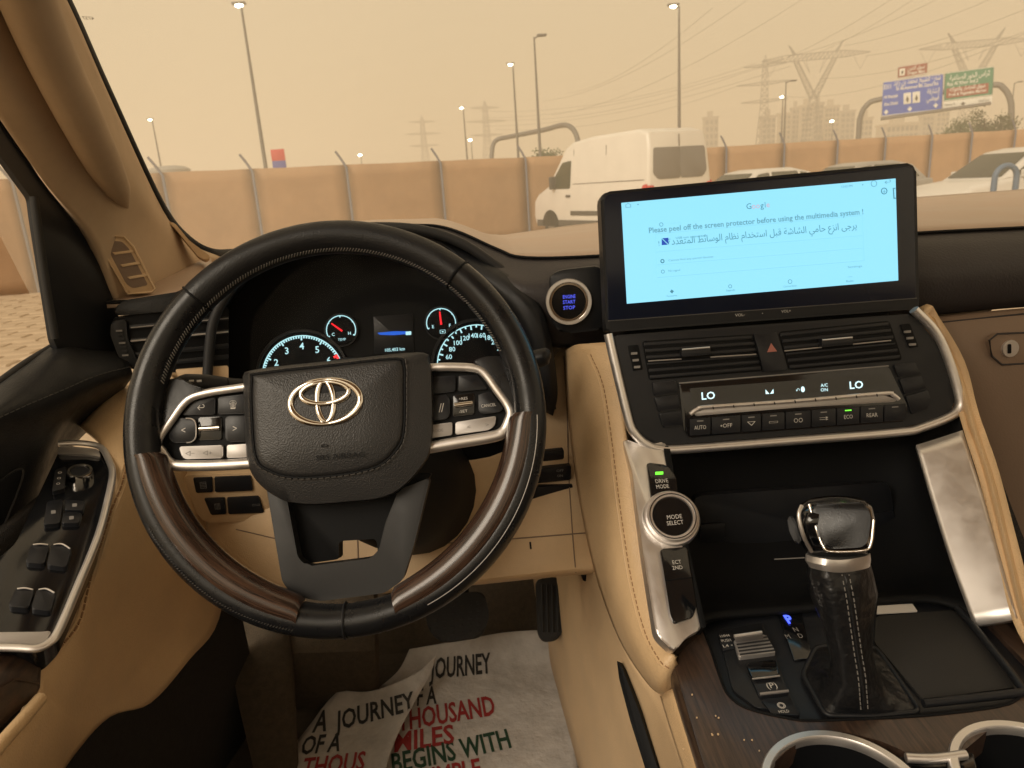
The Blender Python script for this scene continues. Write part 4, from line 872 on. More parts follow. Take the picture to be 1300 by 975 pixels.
pslab('diagnostic_port', [(622, 694), (642, 691), (644, 712), (636, 720), (624, 720), (618, 712)], KP, 0.02, 'matt_black', ds, 0.004, 0.002, lift=0.006)
pslab('pull_handle', [(740, 729), (750, 728), (750, 737), (740, 738)], KP, 0.02, 'matt_black', ds, 0.002, 0.001, lift=0.008)
# left air vent
LV = Plane(D(205, 435, .845), tilt(8, 18))
lv = pslab('side_vent', [(143, 402), (204, 396), (290, 388), (290, 475), (190, 472), (163, 468), (150, 452), (141, 425)], LV, 0.03, 'matt_black', ds, 0.006, 0.002)
pslab('vent_top', [(145, 391), (158, 381), (215, 372), (290, 360), (290, 387), (204, 396), (147, 401)], LV, 0.03, 'black_leather', lv, 0.004, 0.003, lift=0.004)
pslab('vent_cheek', [(141, 408), (160, 405), (162, 430), (176, 462), (166, 468), (150, 452), (140, 425)], LV, 0.012, 'black_plastic', lv, 0.004, 0.002, lift=0.006)
for k in range(7):
    y = 419+k*5.2; x = 147+k*1.3; pslab('thumb_ridge', rect(x, y, x+8, y+2.2, -0.05), LV, 0.003, 'dim_print' if k in (0, 3, 6) else 'button_black', lv, 0, 0, lift=0.009)
for y in (411, 428, 446, 460):
    pslab('vane', [(164+(y-411)*0.15, y+2), (290, y-10), (290, y-4), (164+(y-411)*0.15, y+7)], LV, 0.02, 'black_plastic', lv, 0.001, 0.0008, lift=0.003)
tube('vane_edge', [LV.at(166, 433, 0.005), LV.at(290, 421, 0.005)], 0.0012, 'satin_silver', lv, 6); tube('vane_edge', [LV.at(166, 416, 0.005), LV.at(290, 404, 0.005)], 0.0008, 'silver_button', lv, 6)
pslab('vent_bottom', [(222, 469), (290, 464), (290, 486), (230, 488)], LV, 0.02, 'beige_plastic', lv, 0.003, 0.002, lift=0.003)

# ---- engine start button
SBp = Plane(D(722, 383, .822), tilt(4, -6))
stb = thing('engine_start_button', 'round silver ringed engine start stop button between wheel and touchscreen', 'button', SBp.at(722, 383), world=True)
pslab('panel', [(697, 350), (712, 343), (764, 337), (768, 418), (716, 424), (700, 412)], SBp, 0.02, 'black_plastic', stb, 0.008, 0.003, lift=-0.001)
sc_ = SBp.at(722, 383)
disc_ring('outer_ring', sc_, SBp.n, 0.0222, 0.0268, 0.0045, 'satin_silver', stb, 48); disc_ring('inner_ring', sc_, SBp.n, 0.0192, 0.0225, 0.0028, 'chrome', stb, 48)
fc = disc_ring('cap', sc_, SBp.n, 0, 0.0194, 0.0022, 'piano_black', stb, 40)
for s, y in (('ENGINE', 376.5), ('START', 383.3), ('STOP', 390.5)): ptext(s, 722.5, y, 4.6, SBp, 'start_blue', fc, 15 if s == 'STOP' else 16, slope=-0.06, lift=0.0034, bold=0.01)

# ---- instrument cluster
cl = thing('instrument_cluster', 'black hooded instrument cluster with four lit gauges behind the wheel', 'instrument cluster', D(480, 470, .93), world=True)
CP = Plane(D(480, 440, .945), tilt(14, 0))
lip = [(262, 500), (266, 440), (272, 405), (290, 372), (330, 325), (380, 300), (440, 290), (520, 290), (580, 306), (630, 338), (668, 372), (684, 404), (690, 440), (700, 520)]
LPp = Plane(D(480, 400, .865), tilt(10, 0))
rows = []
for k in (0, .25, .5, .75, 1):
    rows.append([LPp.at(x, y).lerp(CP.at(480+(x-480)*0.97, 445+(y-445)*0.96), k) for x, y in lip])
loft('hood', rows, 'matt_black', cl, 4, 0.004)
tube('hood_lip', cat([LPp.at(x, y) for x, y in lip], 6), 0.0062, 'grey_trim', cl, 10)
pslab('face', [(480+(x-480)*0.985, 445+(y-445)*0.975) for x, y in lip]+[(712, 660), (255, 660)], CP, 0.01, 'matt_black', cl, 0.0, 0.0)
loft('hood_shell', [[D(545, 290, .905), D(575, 303, .89), D(606, 327, .87), D(644, 348, .85), D(676, 374, .838), D(694, 406, .835), D(703, 450, .84), D(708, 500, .85), D(702, 528, .87)],
                    [D(545, 295, .895), D(570, 308, .88), D(598, 332, .862), D(632, 355, .842), D(662, 382, .83), D(681, 412, .827), D(692, 452, .832), D(698, 500, .842), D(694, 524, .865)],
                    [D(545, 302, .89), D(565, 316, .88), D(590, 342, .866), D(620, 368, .852), D(646, 396, .845), D(664, 424, .842), D(676, 458, .846), D(684, 500, .854), D(684, 520, .87)],
                    [D(545, 312, .93), D(560, 328, .93), D(580, 356, .93), D(606, 384, .93), D(630, 410, .93), D(648, 436, .93), D(660, 466, .93), D(668, 500, .93), D(670, 518, .93)]], 'black_plastic', cl, 5, 0.004)
pslab('lower_shroud', [(262, 505), (700, 490), (705, 560), (265, 560)], LPp, 0.03, 'black_plastic', cl, 0.004, 0.003, lift=-0.055)
def gauge(x, y, r, nums, a0, a1, n, label_r, big, sl=-0.075, needle=None, red=0, ticks=(0.86, 0.97)):
    c = CP.at(x, y, 0.004); rt = (CP.at(x+10, y+10*sl, 0.004)-c); up = CP.n.cross(rt).normalized(); sc = rt.length/math.hypot(10, 10*sl); rt.normalize(); R = r*sc
    g = disc_ring('gauge', c-CP.n*0.002, CP.n, 0, R*1.10, 0.0015, 'matt_black', cl, 40)
    disc_ring('gauge_rim', c, CP.n, R*1.06, R*1.13, 0.0018, 'grey_trim', g, 48)
    def pt(a, q): return c+rt*(math.cos(rad(a))*R*q)+up*(math.sin(rad(a))*R*q)
    sg_ = []; rd = []
    for i in range(n+1):
        a = a0+(a1-a0)*i/n; maj = i % big == 0
        (rd if red and i > n-red else sg_).append((pt(a, ticks[0] if maj else 0.91), pt(a, ticks[1])))
    bits('tick_marks', sg_, R*(0.020 if r > 30 else 0.045), 'gauge_lit', g)
    if rd: bits('red_marks', rd, R*0.035, 'gauge_red', g)
    arc = [pt(a0+(a1-a0)*i/40, 0.97) for i in range(41)]; tube('scale_arc', arc, R*(0.014 if r > 30 else 0.035), 'gauge_lit', g, 5)
    for i, s in enumerate(nums):
        a = a0+(a1-a0)*i/(len(nums)-1); text(s, pt(a, label_r), rt, CP.n, R*(0.115 if len(s) > 1 else 0.165 if r > 30 else 0.22), 'gauge_lit', g, bold=0.01)
    if needle is not None: tube('needle', [pt(needle+180, 0.12)+CP.n*0.003, pt(needle, 0.75)+CP.n*0.003], [R*0.07, R*0.05], 'gauge_red', g, 6)
    return g, pt
g1, p1 = gauge(385, 477, 53, ['0', '1', '2', '3', '4', '5', '6', '7'], 210, -3.5, 56, 0.72, 8, red=9)
gauge(606, 463, 52, ['0', '20', '40', '60', '80', '100', '120', '140', '160', '180', '200', '220', '240'], 209, 14, 24, 0.72, 2, needle=209)
g2, p2 = gauge(433, 419, 19, ['C', 'H'], 205, -25, 4, 0.60, 2, needle=140); ptext('TEMP', 434, 431, 3.4, CP, 'gauge_lit', g2, 10, lift=0.006)
g3, p3 = gauge(560, 410, 19, ['E', 'F'], 200, -20, 4, 0.60, 2, needle=92); ptext('\u25a3', 562, 421, 4.5, CP, 'gauge_lit', g3, 7, lift=0.006)
dsp = pslab('centre_display', [(474, 402), (524, 398), (525, 447), (475, 450)], CP, 0.004, 'button_black', cl, 0.002, 0.0005, lift=0.003)
pslab('display_bar', [(479, 422.5), (500, 420.5), (517, 420.5), (517, 424), (500, 425.5), (482, 425)], CP, 0.001, 'gauge_blue', dsp, 0.001, 0, lift=0.004); pslab('display_icon', rect(515, 421, 522, 425.5), CP, 0.001, 'gauge_lit', dsp, 0.0008, 0, lift=0.0045)
ptext('105,403 km', 501, 444, 4.2, CP, 'gauge_lit', dsp, 25, lift=0.0045, bold=0.01)
pslab('lens', [(480+(x-480)*0.975, 445+(y-445)*0.965) for x, y in lip], CP, 0.001, 'lens', cl, 0, 0, lift=0.022)

# ---- column stalks
sk1 = thing('turn_signal_stalk', 'dark grey turn signal stalk poking out left of the wheel hub', 'stalk', D(320, 505, .76), world=True)
tube('arm', [D(345, 500, .75), D(315, 494, .72), D(285, 490, .70)], [0.011, 0.010, 0.0085], 'grey_trim', sk1, 14, smooth_n=4)
tube('grip', [D(286, 490, .70), D(262, 488, .69), D(235, 487, .68), D(216, 489, .673)], [0.0088, 0.0098, 0.0095, 0.004], 'grey_trim', sk1, 14, smooth_n=4)
for x in (240, 250): tube('dial_mark', [D(x, 484, .6705), D(x+6, 483.6, .6715)], 0.0012, 'pale_print', sk1, 6)
sk2 = thing('wiper_stalk', 'black wiper stalk tip showing just right of the steering wheel rim', 'stalk', D(650, 480, .78), world=True)
tube('arm', [D(560, 490, .78), D(620, 470, .755), D(660, 462, .74)], [0.011, 0.010, 0.009], 'black_plastic', sk2, 14, smooth_n=4)
tube('grip', [D(655, 462, .76), D(680, 456, .75), D(694, 452, .745), D(699, 452, .744)], [0.009, 0.010, 0.009, 0.003], 'black_plastic', sk2, 14, smooth_n=4)
scn = thing('steering_column_shroud', 'black plastic steering column shroud below the instrument cluster', 'column shroud', D(460, 600, .8), world=True)
tube('upper_shroud', [D(430, 530, .68), D(445, 525, .78), D(460, 520, .92)], [0.055, 0.062, 0.066], 'black_plastic', scn, 24, smooth_n=4)
tube('lower_shroud', [D(470, 600, .70), D(500, 615, .78), D(530, 625, .90)], [0.045, 0.070, 0.078], 'matt_black', scn, 24, smooth_n=4)

# ---- steering wheel
WC = D(430, 536, .645); WN = tilt(23, 0); WP = Plane(WC, WN)
sw = thing('steering_wheel', 'black leather and dark wood steering wheel with silver spoke switches', 'steering wheel', WC, world=True)
wr = (WP.at(438, 536-10*0.10)-WP.at(428, 536)).normalized(); wu = WN.cross(wr)
RM, TR = 0.1748, 0.0147
def rimpt(a, b, r=TR, rm=RM):
    """a: clock angle (deg, 0 = right, ccw); b: angle round the tube, 0 = outward, 90 = to the driver"""
    u = wr*math.cos(rad(a))+wu*math.sin(rad(a)); return WC+u*(rm+r*math.cos(rad(b)))+WN*(r*1.12*math.sin(rad(b)))
def rim_patch(name, a0, a1, b0, b1, rfun, m, na=60, nb=14, parent=None):
    full = abs(b1-b0) >= 359; verts = []; faces = []; nb_ = nb if full else nb+1; clos = abs(a1-a0) >= 359; na_ = na if clos else na+1
    for i in range(na_):
        a = a0+(a1-a0)*i/na
        for j in range(nb_):
            b = b0+(b1-b0)*j/nb; verts.append(rimpt(a, b, rfun(i/na, j/nb)))
    for i in range(na):
        i2 = (i+1) % na_
        for j in range(nb): faces.append((i*nb_+j, i*nb_+(j+1) % nb_, i2*nb_+(j+1) % nb_, i2*nb_+j))
    o = build(name, verts, faces, m, parent or sw, True, 50); return o
def grip(t, j): return TR*(1+0.03*math.sin(j*6.28*2))
rim_patch('rim', 0, 360, 0, 360, grip, 'smooth_leather', 144, 24)
rim_patch('rim_top_leather', 47, 133, -30, 250, lambda t, j: TR*1.035, 'black_leather', 60, 20)
for a in (46.5, 133.5):
    tube('rim_seam', [rimpt(a, b, TR*1.045) for b in range(-60, 275, 12)], 0.0011, 'matt_black', sw, 6)
tube('rim_seam', [rimpt(268, b, TR*1.03) for b in range(-60, 275, 12)], 0.0012, 'black_plastic', sw, 6)
def ramp(t, j):
    e = min(1, j*8, (1-j)*8); w_ = min(1, t*6+.3, (1-t)*6+.3); return TR*(1.0+0.09*e*w_)
def wood_inlay(a0, a1):
    verts = []; faces = []; na, nb = 56, 22
    for i in range(na+1):
        t = i/na; a = a0+(a1-a0)*t; e = math.sin(math.pi*min(1, max(0, t)))**0.35; u = wr*math.cos(rad(a))+wu*math.sin(rad(a)); c = WC+u*(RM-0.004-0.0058*e)+WN*(0.001)
        for j in range(nb): b = 2*math.pi*j/nb; verts.append(c+u*((0.0125+0.0030*e)*math.cos(b))+WN*(0.0168*math.sin(b)))
    for i in range(na):
        for j in range(nb): faces.append((i*nb+j, i*nb+(j+1) % nb, (i+1)*nb+(j+1) % nb, (i+1)*nb+j))
    faces += [tuple(range(nb))[::-1], tuple(na*nb+j for j in range(nb))]
    o = build('wood_inlay', verts, faces, 'wheel_wood', sw, True, 50); uv = o.data.uv_layers.new(name='grain')
    for f in o.data.polygons:
        js = [o.data.loops[l].vertex_index % nb for l in f.loop_indices]
        for l, j in zip(f.loop_indices, js):
            i = o.data.loops[l].vertex_index//nb; jj = j+nb if (max(js) == nb-1 and min(js) == 0 and j == 0) else j
            uv.data[l].uv = (i/na*rad(a1-a0)*RM, jj/nb*0.105)
    return o
wood_inlay(184, 255); wood_inlay(283, 357)
for a0, a1 in ((292, 356),):
    tube('inlay_edge', [rimpt(a0+(a1-a0)*k/40, 70, TR*1.02) for k in range(41)], 0.0004, 'silver_button', sw, 6)
# cross-stitch along the inside of the top half
seg = []
for k in range(150):
    a = 18+144*k/150; p = rimpt(a, 150, TR*1.06); q = rimpt(a+0.75, 164, TR*1.06)
    seg.append((p, q))
bits('stitching', seg, 0.00045, 'thread_pale', sw)
seg = []
for k in range(60): a = 205+50*k/60; seg.append((rimpt(a, 60, TR*1.05), rimpt(a+0.35, 66, TR*1.05)))
bits('stitching', seg, 0.0004, 'thread_dark', sw)
# hub pad
Bo = [(309, 486), (319, 470), (430, 457), (532, 447), (545, 458), (549, 480), (549, 556), (538, 590), (498, 628), (440, 638), (376, 640), (335, 620), (315, 590), (311, 540)]
Ao = [(323, 484), (333, 476), (430, 465), (500, 458), (510, 466), (511, 490), (510, 545), (502, 568), (478, 590), (430, 601), (376, 604), (345, 596), (328, 580), (323, 530)]
def ring(px, l, k=1.0, cx=425, cy=535): return cat([WP.at(cx+(x-cx)*k, cy+(y-cy)*k, l) for x, y in px], 4, True)
hub = ringstack('airbag_cover', [ring(Bo, -0.055, 0.95), ring(Bo, -0.03), ring(Bo, -0.004), ring(Bo, 0.004, 0.985), [p.lerp(q, 0.55) for p, q in zip(resample(ring(Bo, 0.008, 0.985), 96), resample(ring(Ao, 0.010), 96))], ring(Ao, 0.0115, 1.03)], 'grain_leather', sw, 96, False, False, 50)
pad = ringstack('badge_pad', [ring(Ao, 0.008, 1.035), ring(Ao, 0.0112, 1.02), ring(Ao, 0.0132, 0.985), ring(Ao, 0.0145, 0.94)], 'grain_leather', sw, 96, False, True, 50, 0.002, WN)
tube('pad_groove', ring(Ao, 0.0112, 1.032), 0.0013, 'matt_black', sw, 6, closed=True)
sl_ = ring(Ao, 0.0128, 1.062); stitch(sl_+[sl_[0]], 'thread_dark', sw, ln=0.0040, gap=0.0016, r=0.0006, n=1)
EP = WP.up(0.0168); ec = EP.at(413, 510); er = (EP.at(423, 509.1)-ec).normalized(); eu = WN.cross(er); k_ = (EP.at(423, 509.1)-ec).length/10.04
em = slab('emblem', [ec-WN*0.0006+er*(k_*47*math.cos(a))+eu*(k_*31*math.sin(a)) for a in [i*math.pi/24 for i in range(48)]], WN, 0.004, 'black_plastic', sw, 0.0006)
def ell(cx, cy, ax, ay, w0, w1, nm):
    """oval loop whose stroke swells from w0 (sides) to w1 (top and bottom)"""
    pts = []; r = []
    for i in range(64):
        a = i*2*math.pi/64; pts.append(ec+er*(k_*(cx+ax*math.cos(a)))+eu*(k_*(cy+ay*math.sin(a)))+WN*0.0006); r.append(k_*(w0*abs(math.cos(a))+w1*abs(math.sin(a))))
    return tube(nm, pts, r, 'chrome', em, 8, closed=True, nrm=WN, flat=(0.55, 1))
ell(0, 0, 44.5, 28.5, 3.6, 2.4, 'outer_oval'); ell(0, 11.5, 30.5, 14.0, 2.6, 2.8, 'wide_oval'); ell(0, 0.5, 10.5, 26.0, 2.6, 2.2, 'upright_oval')
ptext('SRS AIRBAG', 432, 579, 7, WP, 'matt_black', pad, 62, slope=-0.08, lift=0.0172)
ptext('\u25e6', 412, 566, 8, WP, 'matt_black', pad, 10, slope=-0.08, lift=0.0172)
# spoke switch pods
for px in ([(312, 496), (270, 500), (240, 509), (202, 563), (216, 588), (226, 592), (322, 588), (330, 540)], [(532, 466), (604, 468), (618, 477), (646, 518), (644, 536), (634, 550), (620, 555), (535, 572), (530, 520)]):
    pslab('spoke', px, WP, 0.028, 'matt_black', sw, 0.004, 0.002, lift=-0.012)
for px in ([(226, 478), (240, 488), (262, 494), (238, 506), (218, 533), (200, 561), (206, 578), (196, 592), (182, 588), (174, 560), (178, 520), (196, 488)],
           [(598, 458), (618, 452), (640, 452), (660, 478), (676, 520), (676, 548), (664, 562), (648, 556), (650, 520), (632, 494), (614, 472)]):
    pslab('thumb_rest', px, WP, 0.02, 'smooth_leather', sw, 0.006, 0.006, lift=-0.004, segs=4)
def bez(px, w, l=-0.006): return tube('spoke_bezel', cat([WP.at(x, y, l) for x, y in px], 5), [k_*w_*1.2 for w_ in w for _ in range(5)][:5*(len(w)-1)]+[k_*w[-1]*1.2], 'satin_silver', sw, 12, nrm=WN, flat=(0.85, 1))
bez([(322, 490), (300, 493), (262, 499), (238, 508), (218, 533), (200, 561), (205, 573), (215, 587), (226, 591), (270, 591), (325, 588)], [4.5, 4.5, 4.5, 4.5, 4.5, 5, 5.5, 6, 6, 6, 6])
bez([(528, 468), (560, 466), (598, 467), (614, 473), (630, 494), (647, 519), (646, 534), (638, 549), (622, 555), (580, 562), (525, 572)], [4.5, 5, 5, 5, 5, 5.5, 6, 6.5, 6.5, 6.5, 6.5])
BP = WP.up(-0.012)
def btn(name, q_, m, lift, sym=None, h=5, w=None, sm='dim_print', r=0.0012, dx=0, dy=0):
    b = pslab(name, q_, BP, 0.006, m, sw, r, 0.0006, lift=lift)
    if sym: ptext(sym, sum(p[0] for p in q_)/len(q_)+dx, sum(p[1] for p in q_)/len(q_)+dy, h, BP, sm, b, w, slope=-0.03 if q_[0][0] < 400 else -0.12, lift=lift+0.0003)
    return b
btn('button', [(243, 510), (273, 505), (273, 526), (231, 527)], 'button_black', 0.003, '\u21a9', 7, 9, 'pale_print')
btn('button', [(277, 504.5), (314, 500), (315, 525), (277, 526)], 'button_black', 0.003, '\u260e', 8, 9, 'pale_print')
btn('button', [(220, 534), (228, 531), (243, 531), (248, 537), (248, 556), (241, 562), (220, 562), (214, 555)], 'button_black', 0.004, '<', 9, 5, 'pale_print')
tube('button_edge', [BP.at(x, y, 0.0045) for x, y in ((236, 531), (244, 532), (248.5, 538), (248.5, 555), (243, 561), (237, 562))], 0.0006, 'satin_silver', sw, 6, smooth_n=3)
btn('roller_well', [(252, 530), (281, 529), (281, 558), (252, 559)], 'piano_black', 0.0015)
tube('roller', [BP.at(253.5, 544.5, 0.004), BP.at(279, 543, 0.004)], 0.0026, 'chrome', sw, 10)
btn('button', [(286, 530), (292, 528), (316, 528), (318, 560), (290, 561), (286, 556)], 'button_black', 0.004, '>', 9, 5, 'pale_print')
btn('button', [(227, 567), (283, 565), (283, 581.5), (236, 583), (231, 580)], 'silver_button', 0.0035, '\u25c1\u2212    \u25c1+', 5, 34, r=0.002)
btn('button', [(288, 565), (322, 563), (322, 580), (288, 581.5)], 'silver_button', 0.0035)
btn('button', [(540, 479), (578, 477), (578, 497), (540, 501)], 'button_black', 0.003)
btn('button', [(582, 477), (606, 476), (619, 494), (582, 497)], 'button_black', 0.003)
btn('button', [(541, 504), (566, 501), (571, 507), (571, 527), (566, 532), (541, 535)], 'button_black', 0.004, '\u2afd', 9, 8, 'pale_print', dx=1)
btn('roller_well', [(575, 502), (602, 499), (602, 526), (575, 529)], 'piano_black', 0.0015)
for s, y in (('+RES', 506), ('-SET', 522)): ptext(s, 588, y, 3.5, BP, 'pale_print', sw, 11, slope=-0.12, lift=0.002)
tube('roller', [BP.at(577, 514.5, 0.004), BP.at(600, 511.5, 0.004)], 0.0026, 'chrome', sw, 10)
btn('button', [(607, 501), (622, 497), (639, 519), (634, 523), (612, 526), (607, 521)], 'button_black', 0.004, 'CANCEL', 4.0, 19, 'pale_print')
btn('button', [(536, 541), (574, 536), (574, 552), (536, 558)], 'silver_button', 0.0035, 'MODE', 3.6, 15)
btn('button', [(578, 536), (630, 528), (628, 541), (620, 546), (578, 552)], 'silver_button', 0.0035, '<       >', 5, 28, r=0.002)
# lower spoke
pslab('lower_spoke_back', [(346, 612), (548, 600), (522, 648), (484, 700), (480, 707), (478, 684), (430, 687), (430, 710), (386, 716)], WP, 0.02, 'matt_black', sw, 0.003, 0.002, lift=-0.026)
lsp = [(336, 606), (350, 690), (358, 738), (372, 757), (408, 763), (488, 753), (511, 737), (526, 690), (546, 606), (506, 622), (489, 664), (481, 698), (470, 709), (390, 719), (378, 708), (362, 622)]
pslab('lower_spoke', lsp, WP, 0.02, 'grey_trim', sw, 0.004, 0.006, lift=-0.010, segs=3)

# ---- touchscreen
TP = Plane(D(965, 300, .775), tilt(13, 0))
ts = thing('touchscreen', 'wide black framed touchscreen lit pale blue standing on the dashboard', 'touchscreen', D(968, 410, .79), world=True)
out = [(762, 244), (1163, 206), (1167, 392), (770, 422)]
pslab('housing', out, TP, 0.022, 'black_plastic', ts, [0.010, 0.010, 0.004, 0.004], 0.003)
pslab('front_glass', [(767, 247), (1160, 210), (1163, 378), (772, 407)], TP, 0.002, 'screen_glass', ts, [0.008, 0.008, 0.002, 0.002], 0.0006, lift=0.0015)
dp = pslab('display', [(789, 257.5), (1137, 226.5), (1140.5, 356), (796, 385.5)], TP, 0.001, 'screen_lit', ts, 0, 0, lift=0.0025)
sl = -0.088
def st(s, x, y, h, m, w=None, **k): return ptext(s, x, y, h, TP, m, dp, w, slope=sl, lift=0.0030, **k)
st('Please peel off the screen protector before using the multimedia system !', 961, 281.5, 7.0, 'screen_grey_text', 273, bold=0.016)
st(arabic('يرجى انزع حامي الشاشة قبل استخدام نظام الوسائط المتعددة')[::1], 969, 298.5, 8.6, 'screen_dark_text', 240, bold=0.0)
st('!', 836.5, 309, 6, 'screen_dark_text')
for i, c in enumerate('Google'): st(c, 950.5+(0, 6, 11.3, 16.6, 20.6, 24.2)[i], 258.5-i*0.45, 7.5, ('screen_dark_text', 'screen_red', 'screen_red', 'screen_dark_text', 'screen_grey_text', 'screen_red')[i], ymid=0.36)
st('12:02 PM', 1075, 236.5, 2.6, 'screen_dark_text', 14); st('\u25b8', 1095.5, 234.5, 4.5, 'screen_dark_text'); st('\u21a9', 1127, 231, 5, 'screen_dark_text', 8)
def sring(x, y, r, m, w=0.00035): 
    c = TP.at(x, y, 0.003); a = (TP.at(x+10, y+10*sl, 0.003)-c)/10; b = TP.n.cross(a); tube('icon', [c+a*(r*math.cos(t))+b*(r*math.sin(t)) for t in [i*math.pi/8 for i in range(16)]], w, m, dp, 5, closed=True)
sring(1109.5, 233, 3.6, 'screen_grey_text'); sring(1122.5, 242.5, 3.6, 'screen_dark_text', 0.0005); st('\u2193', 1122.5, 242.5, 4.5, 'screen_dark_text')
st('\u2302', 797.5, 260.5, 6, 'screen_grey_text', 7); st('\u2022', 810, 259.5, 5, 'screen_dark_text'); sring(839.5, 285, 2.2, 'screen_grey_text'); sring(841, 331.5, 2.0, 'screen_dark_text', 0.0006); sring(841.5, 344.8, 2.0, 'screen_grey_text')
st('Search or type', 858, 283, 2.2, 'screen_line', 13); st('USB not connected', 877, 300.5, 2.8, 'screen_dark_text', 38)
st('Cannot find any paired devices', 877, 328.5, 2.6, 'screen_grey_text', 57); st('No signal', 856, 343.6, 2.6, 'screen_grey_text', 15); st('Settings', 1085.5, 338.7, 2.6, 'screen_grey_text', 18)
pslab('square_icon', [(840, 302.5), (848.5, 301.8), (848.8, 310.5), (840.2, 311.2)], TP, 0.0004, 'screen_blue', dp, 0, 0, lift=0.0032)
tube('icon_stroke', [TP.at(840, 302.5, 0.0034), TP.at(849, 311, 0.0034)], 0.0005, 'screen_line', dp, 5)
box_px = [(832, 297), (1095, 273.5), (1097, 331), (834, 352.5)]
tube('card_edge', [TP.at(x, y, 0.003) for x, y in box_px], 0.00025, 'screen_line', dp, 4, closed=True)
for y0, y1 in ((320, 299), (336.5, 315)): tube('card_line', [TP.at(833, y0, 0.003), TP.at(1096, y1, 0.003)], 0.0002, 'screen_line', dp, 4)
st('\u25c6', 853, 370, 4, 'screen_dark_text'); st('Favourite', 853, 375.5, 2.4, 'screen_grey_text', 13); sring(927, 363.5, 2.0, 'screen_grey_text'); st('Search', 927.5, 368.5, 2.6, 'screen_dark_text', 11)
sring(1003, 357.5, 2.4, 'screen_grey_text'); st('Connectivity', 1003, 363.5, 2.6, 'screen_grey_text', 17); st('\u2014', 1079, 351.5, 3, 'screen_dark_text', 6); st('Radio', 1079, 356.8, 2.6, 'screen_dark_text', 9)
st('\u005b', 1135, 245.5, 11, 'screen_dark_text')
for s, x, y, w in (('VOL-', 939.5, 399.8, 12), ('\u2022', 968, 397.8, None), ('VOL+', 998, 395, 12)): ptext(s, x, y, 3.6, TP, 'pale_print', ts, w, slope=sl, lift=0.0008)
tube('seam', [TP.at(772, 407.5, 0.0005), TP.at(1164, 378.5, 0.0005)], 0.0004, 'dim_print', ts, 4)
pslab('stand', [(800, 400), (1130, 376), (1130, 420), (800, 445)], TP, 0.05, 'matt_black', ts, 0.004, 0.002, lift=-0.024)

# ---- centre stack: vents and climate panel
CPn = Plane(D(990, 480, .752), tilt(15, 0))
cs = thing('climate_panel', 'black climate control panel with air vents in a silver surround', 'climate panel', D(1000, 560, .76), world=True)
pslab('face', [(776, 426), (1160, 398), (1200, 450), (1215, 512), (1200, 528), (1150, 542), (850, 565), (822, 562), (802, 540)], CPn, 0.03, 'black_plastic', cs, 0.008, 0.003)
tube('surround', cat([CPn.at(x, y, 0.0005) for x, y in ((772, 424), (782, 468), (798, 534), (806, 551), (820, 564), (838, 570), (870, 570), (1000, 560), (1140, 549), (1170, 543), (1204, 530), (1217, 519), (1217, 502), (1203, 455), (1186, 420), (1160, 393))], 5), 0.0048, 'satin_silver', cs, 12, nrm=CPn.n, flat=(1.2, 1))
for q_, tab, sl0 in (([(815, 433), (958, 424), (969, 471), (824, 483)], [(865, 442), (902, 439), (902, 450), (866, 453)], 0), ([(988, 421), (1129, 407), (1146, 457), (1002, 470)], [(1043, 430), (1083, 426.5), (1083, 437), (1044, 440.5)], 1)):
    vt = pslab('vent', q_, CPn, 0.004, 'matt_black', cs, 0.004, 0.0004, lift=0.0008)
    (xa, ya), (xb, yb), (xc, yc), (xd, yd) = q_
    for k in range(6):
        t_ = (k+0.5)/6; L_ = (xa+(xd-xa)*t_, ya+(yd-ya)*t_); R_ = (xb+(xc-xb)*t_, yb+(yc-yb)*t_); thick = 2.2 if k != 3 else 1.4
        pslab('vane', [(L_[0]+2, L_[1]-thick), (R_[0]-2, R_[1]-thick), (R_[0]-2, R_[1]+thick), (L_[0]+2, L_[1]+thick)], CPn, 0.004, 'button_black', vt, 0, 0.0005, lift=0.0022 if k % 2 else 0.0014)
    ty = (tab[0][1]+tab[3][1])/2; fr_ = lambda x: ya+(yb-ya)*(x-xa)/(xb-xa)+(yd-ya)*0.52
    for x0, x1 in ((xa+8, tab[0][0]), (tab[1][0], xb+2)): tube('vane_strip', [CPn.at(x0, fr_(x0), 0.003), CPn.at(x1, fr_(x1), 0.003)], 0.0007, 'silver_button', vt, 6)
    tb = pslab('vent_tab', tab, CPn, 0.01, 'button_black', vt, 0.001, 0.001, lift=0.008); tube('tab_edge', [CPn.at(tab[0][0]+1, tab[0][1]+2, 0.0085), CPn.at(tab[1][0]-1, tab[1][1]+2, 0.0085)], 0.0009, 'satin_silver', vt, 6)
hz_ = pslab('hazard_button', [(957, 424), (986, 421.5), (1001, 469.5), (970, 472)], CPn, 0.01, 'button_black', cs, 0.0015, 0.0012, lift=0.004)
tri = [CPn.at(x, y, 0.0046) for x, y in ((979, 435.5), (986.5, 446), (974, 447.2))]; slab('triangle', tri, CPn.n, 0.0003, 'amber_print', hz_, 0)
for q_ in ([(797, 439), (810, 437.5), (816, 469), (804, 471)], [(1143, 412), (1155, 410.5), (1166, 440), (1155, 442)]):
    wl = pslab('vent_wheel', q_, CPn, 0.004, 'matt_black', cs, 0.001, 0.0004, lift=0.001)
    for k in range(3):
        t_ = 0.3+0.27*k; x = q_[0][0]*(1-t_)+q_[3][0]*t_+2.5; y = q_[0][1]*(1-t_)+q_[3][1]*t_; pslab('wheel_ridge', rect(x, y-1.2, x+7.5, y+1.8), CPn, 0.003, 'dim_print', wl, 0.0004, 0, lift=0.0035)
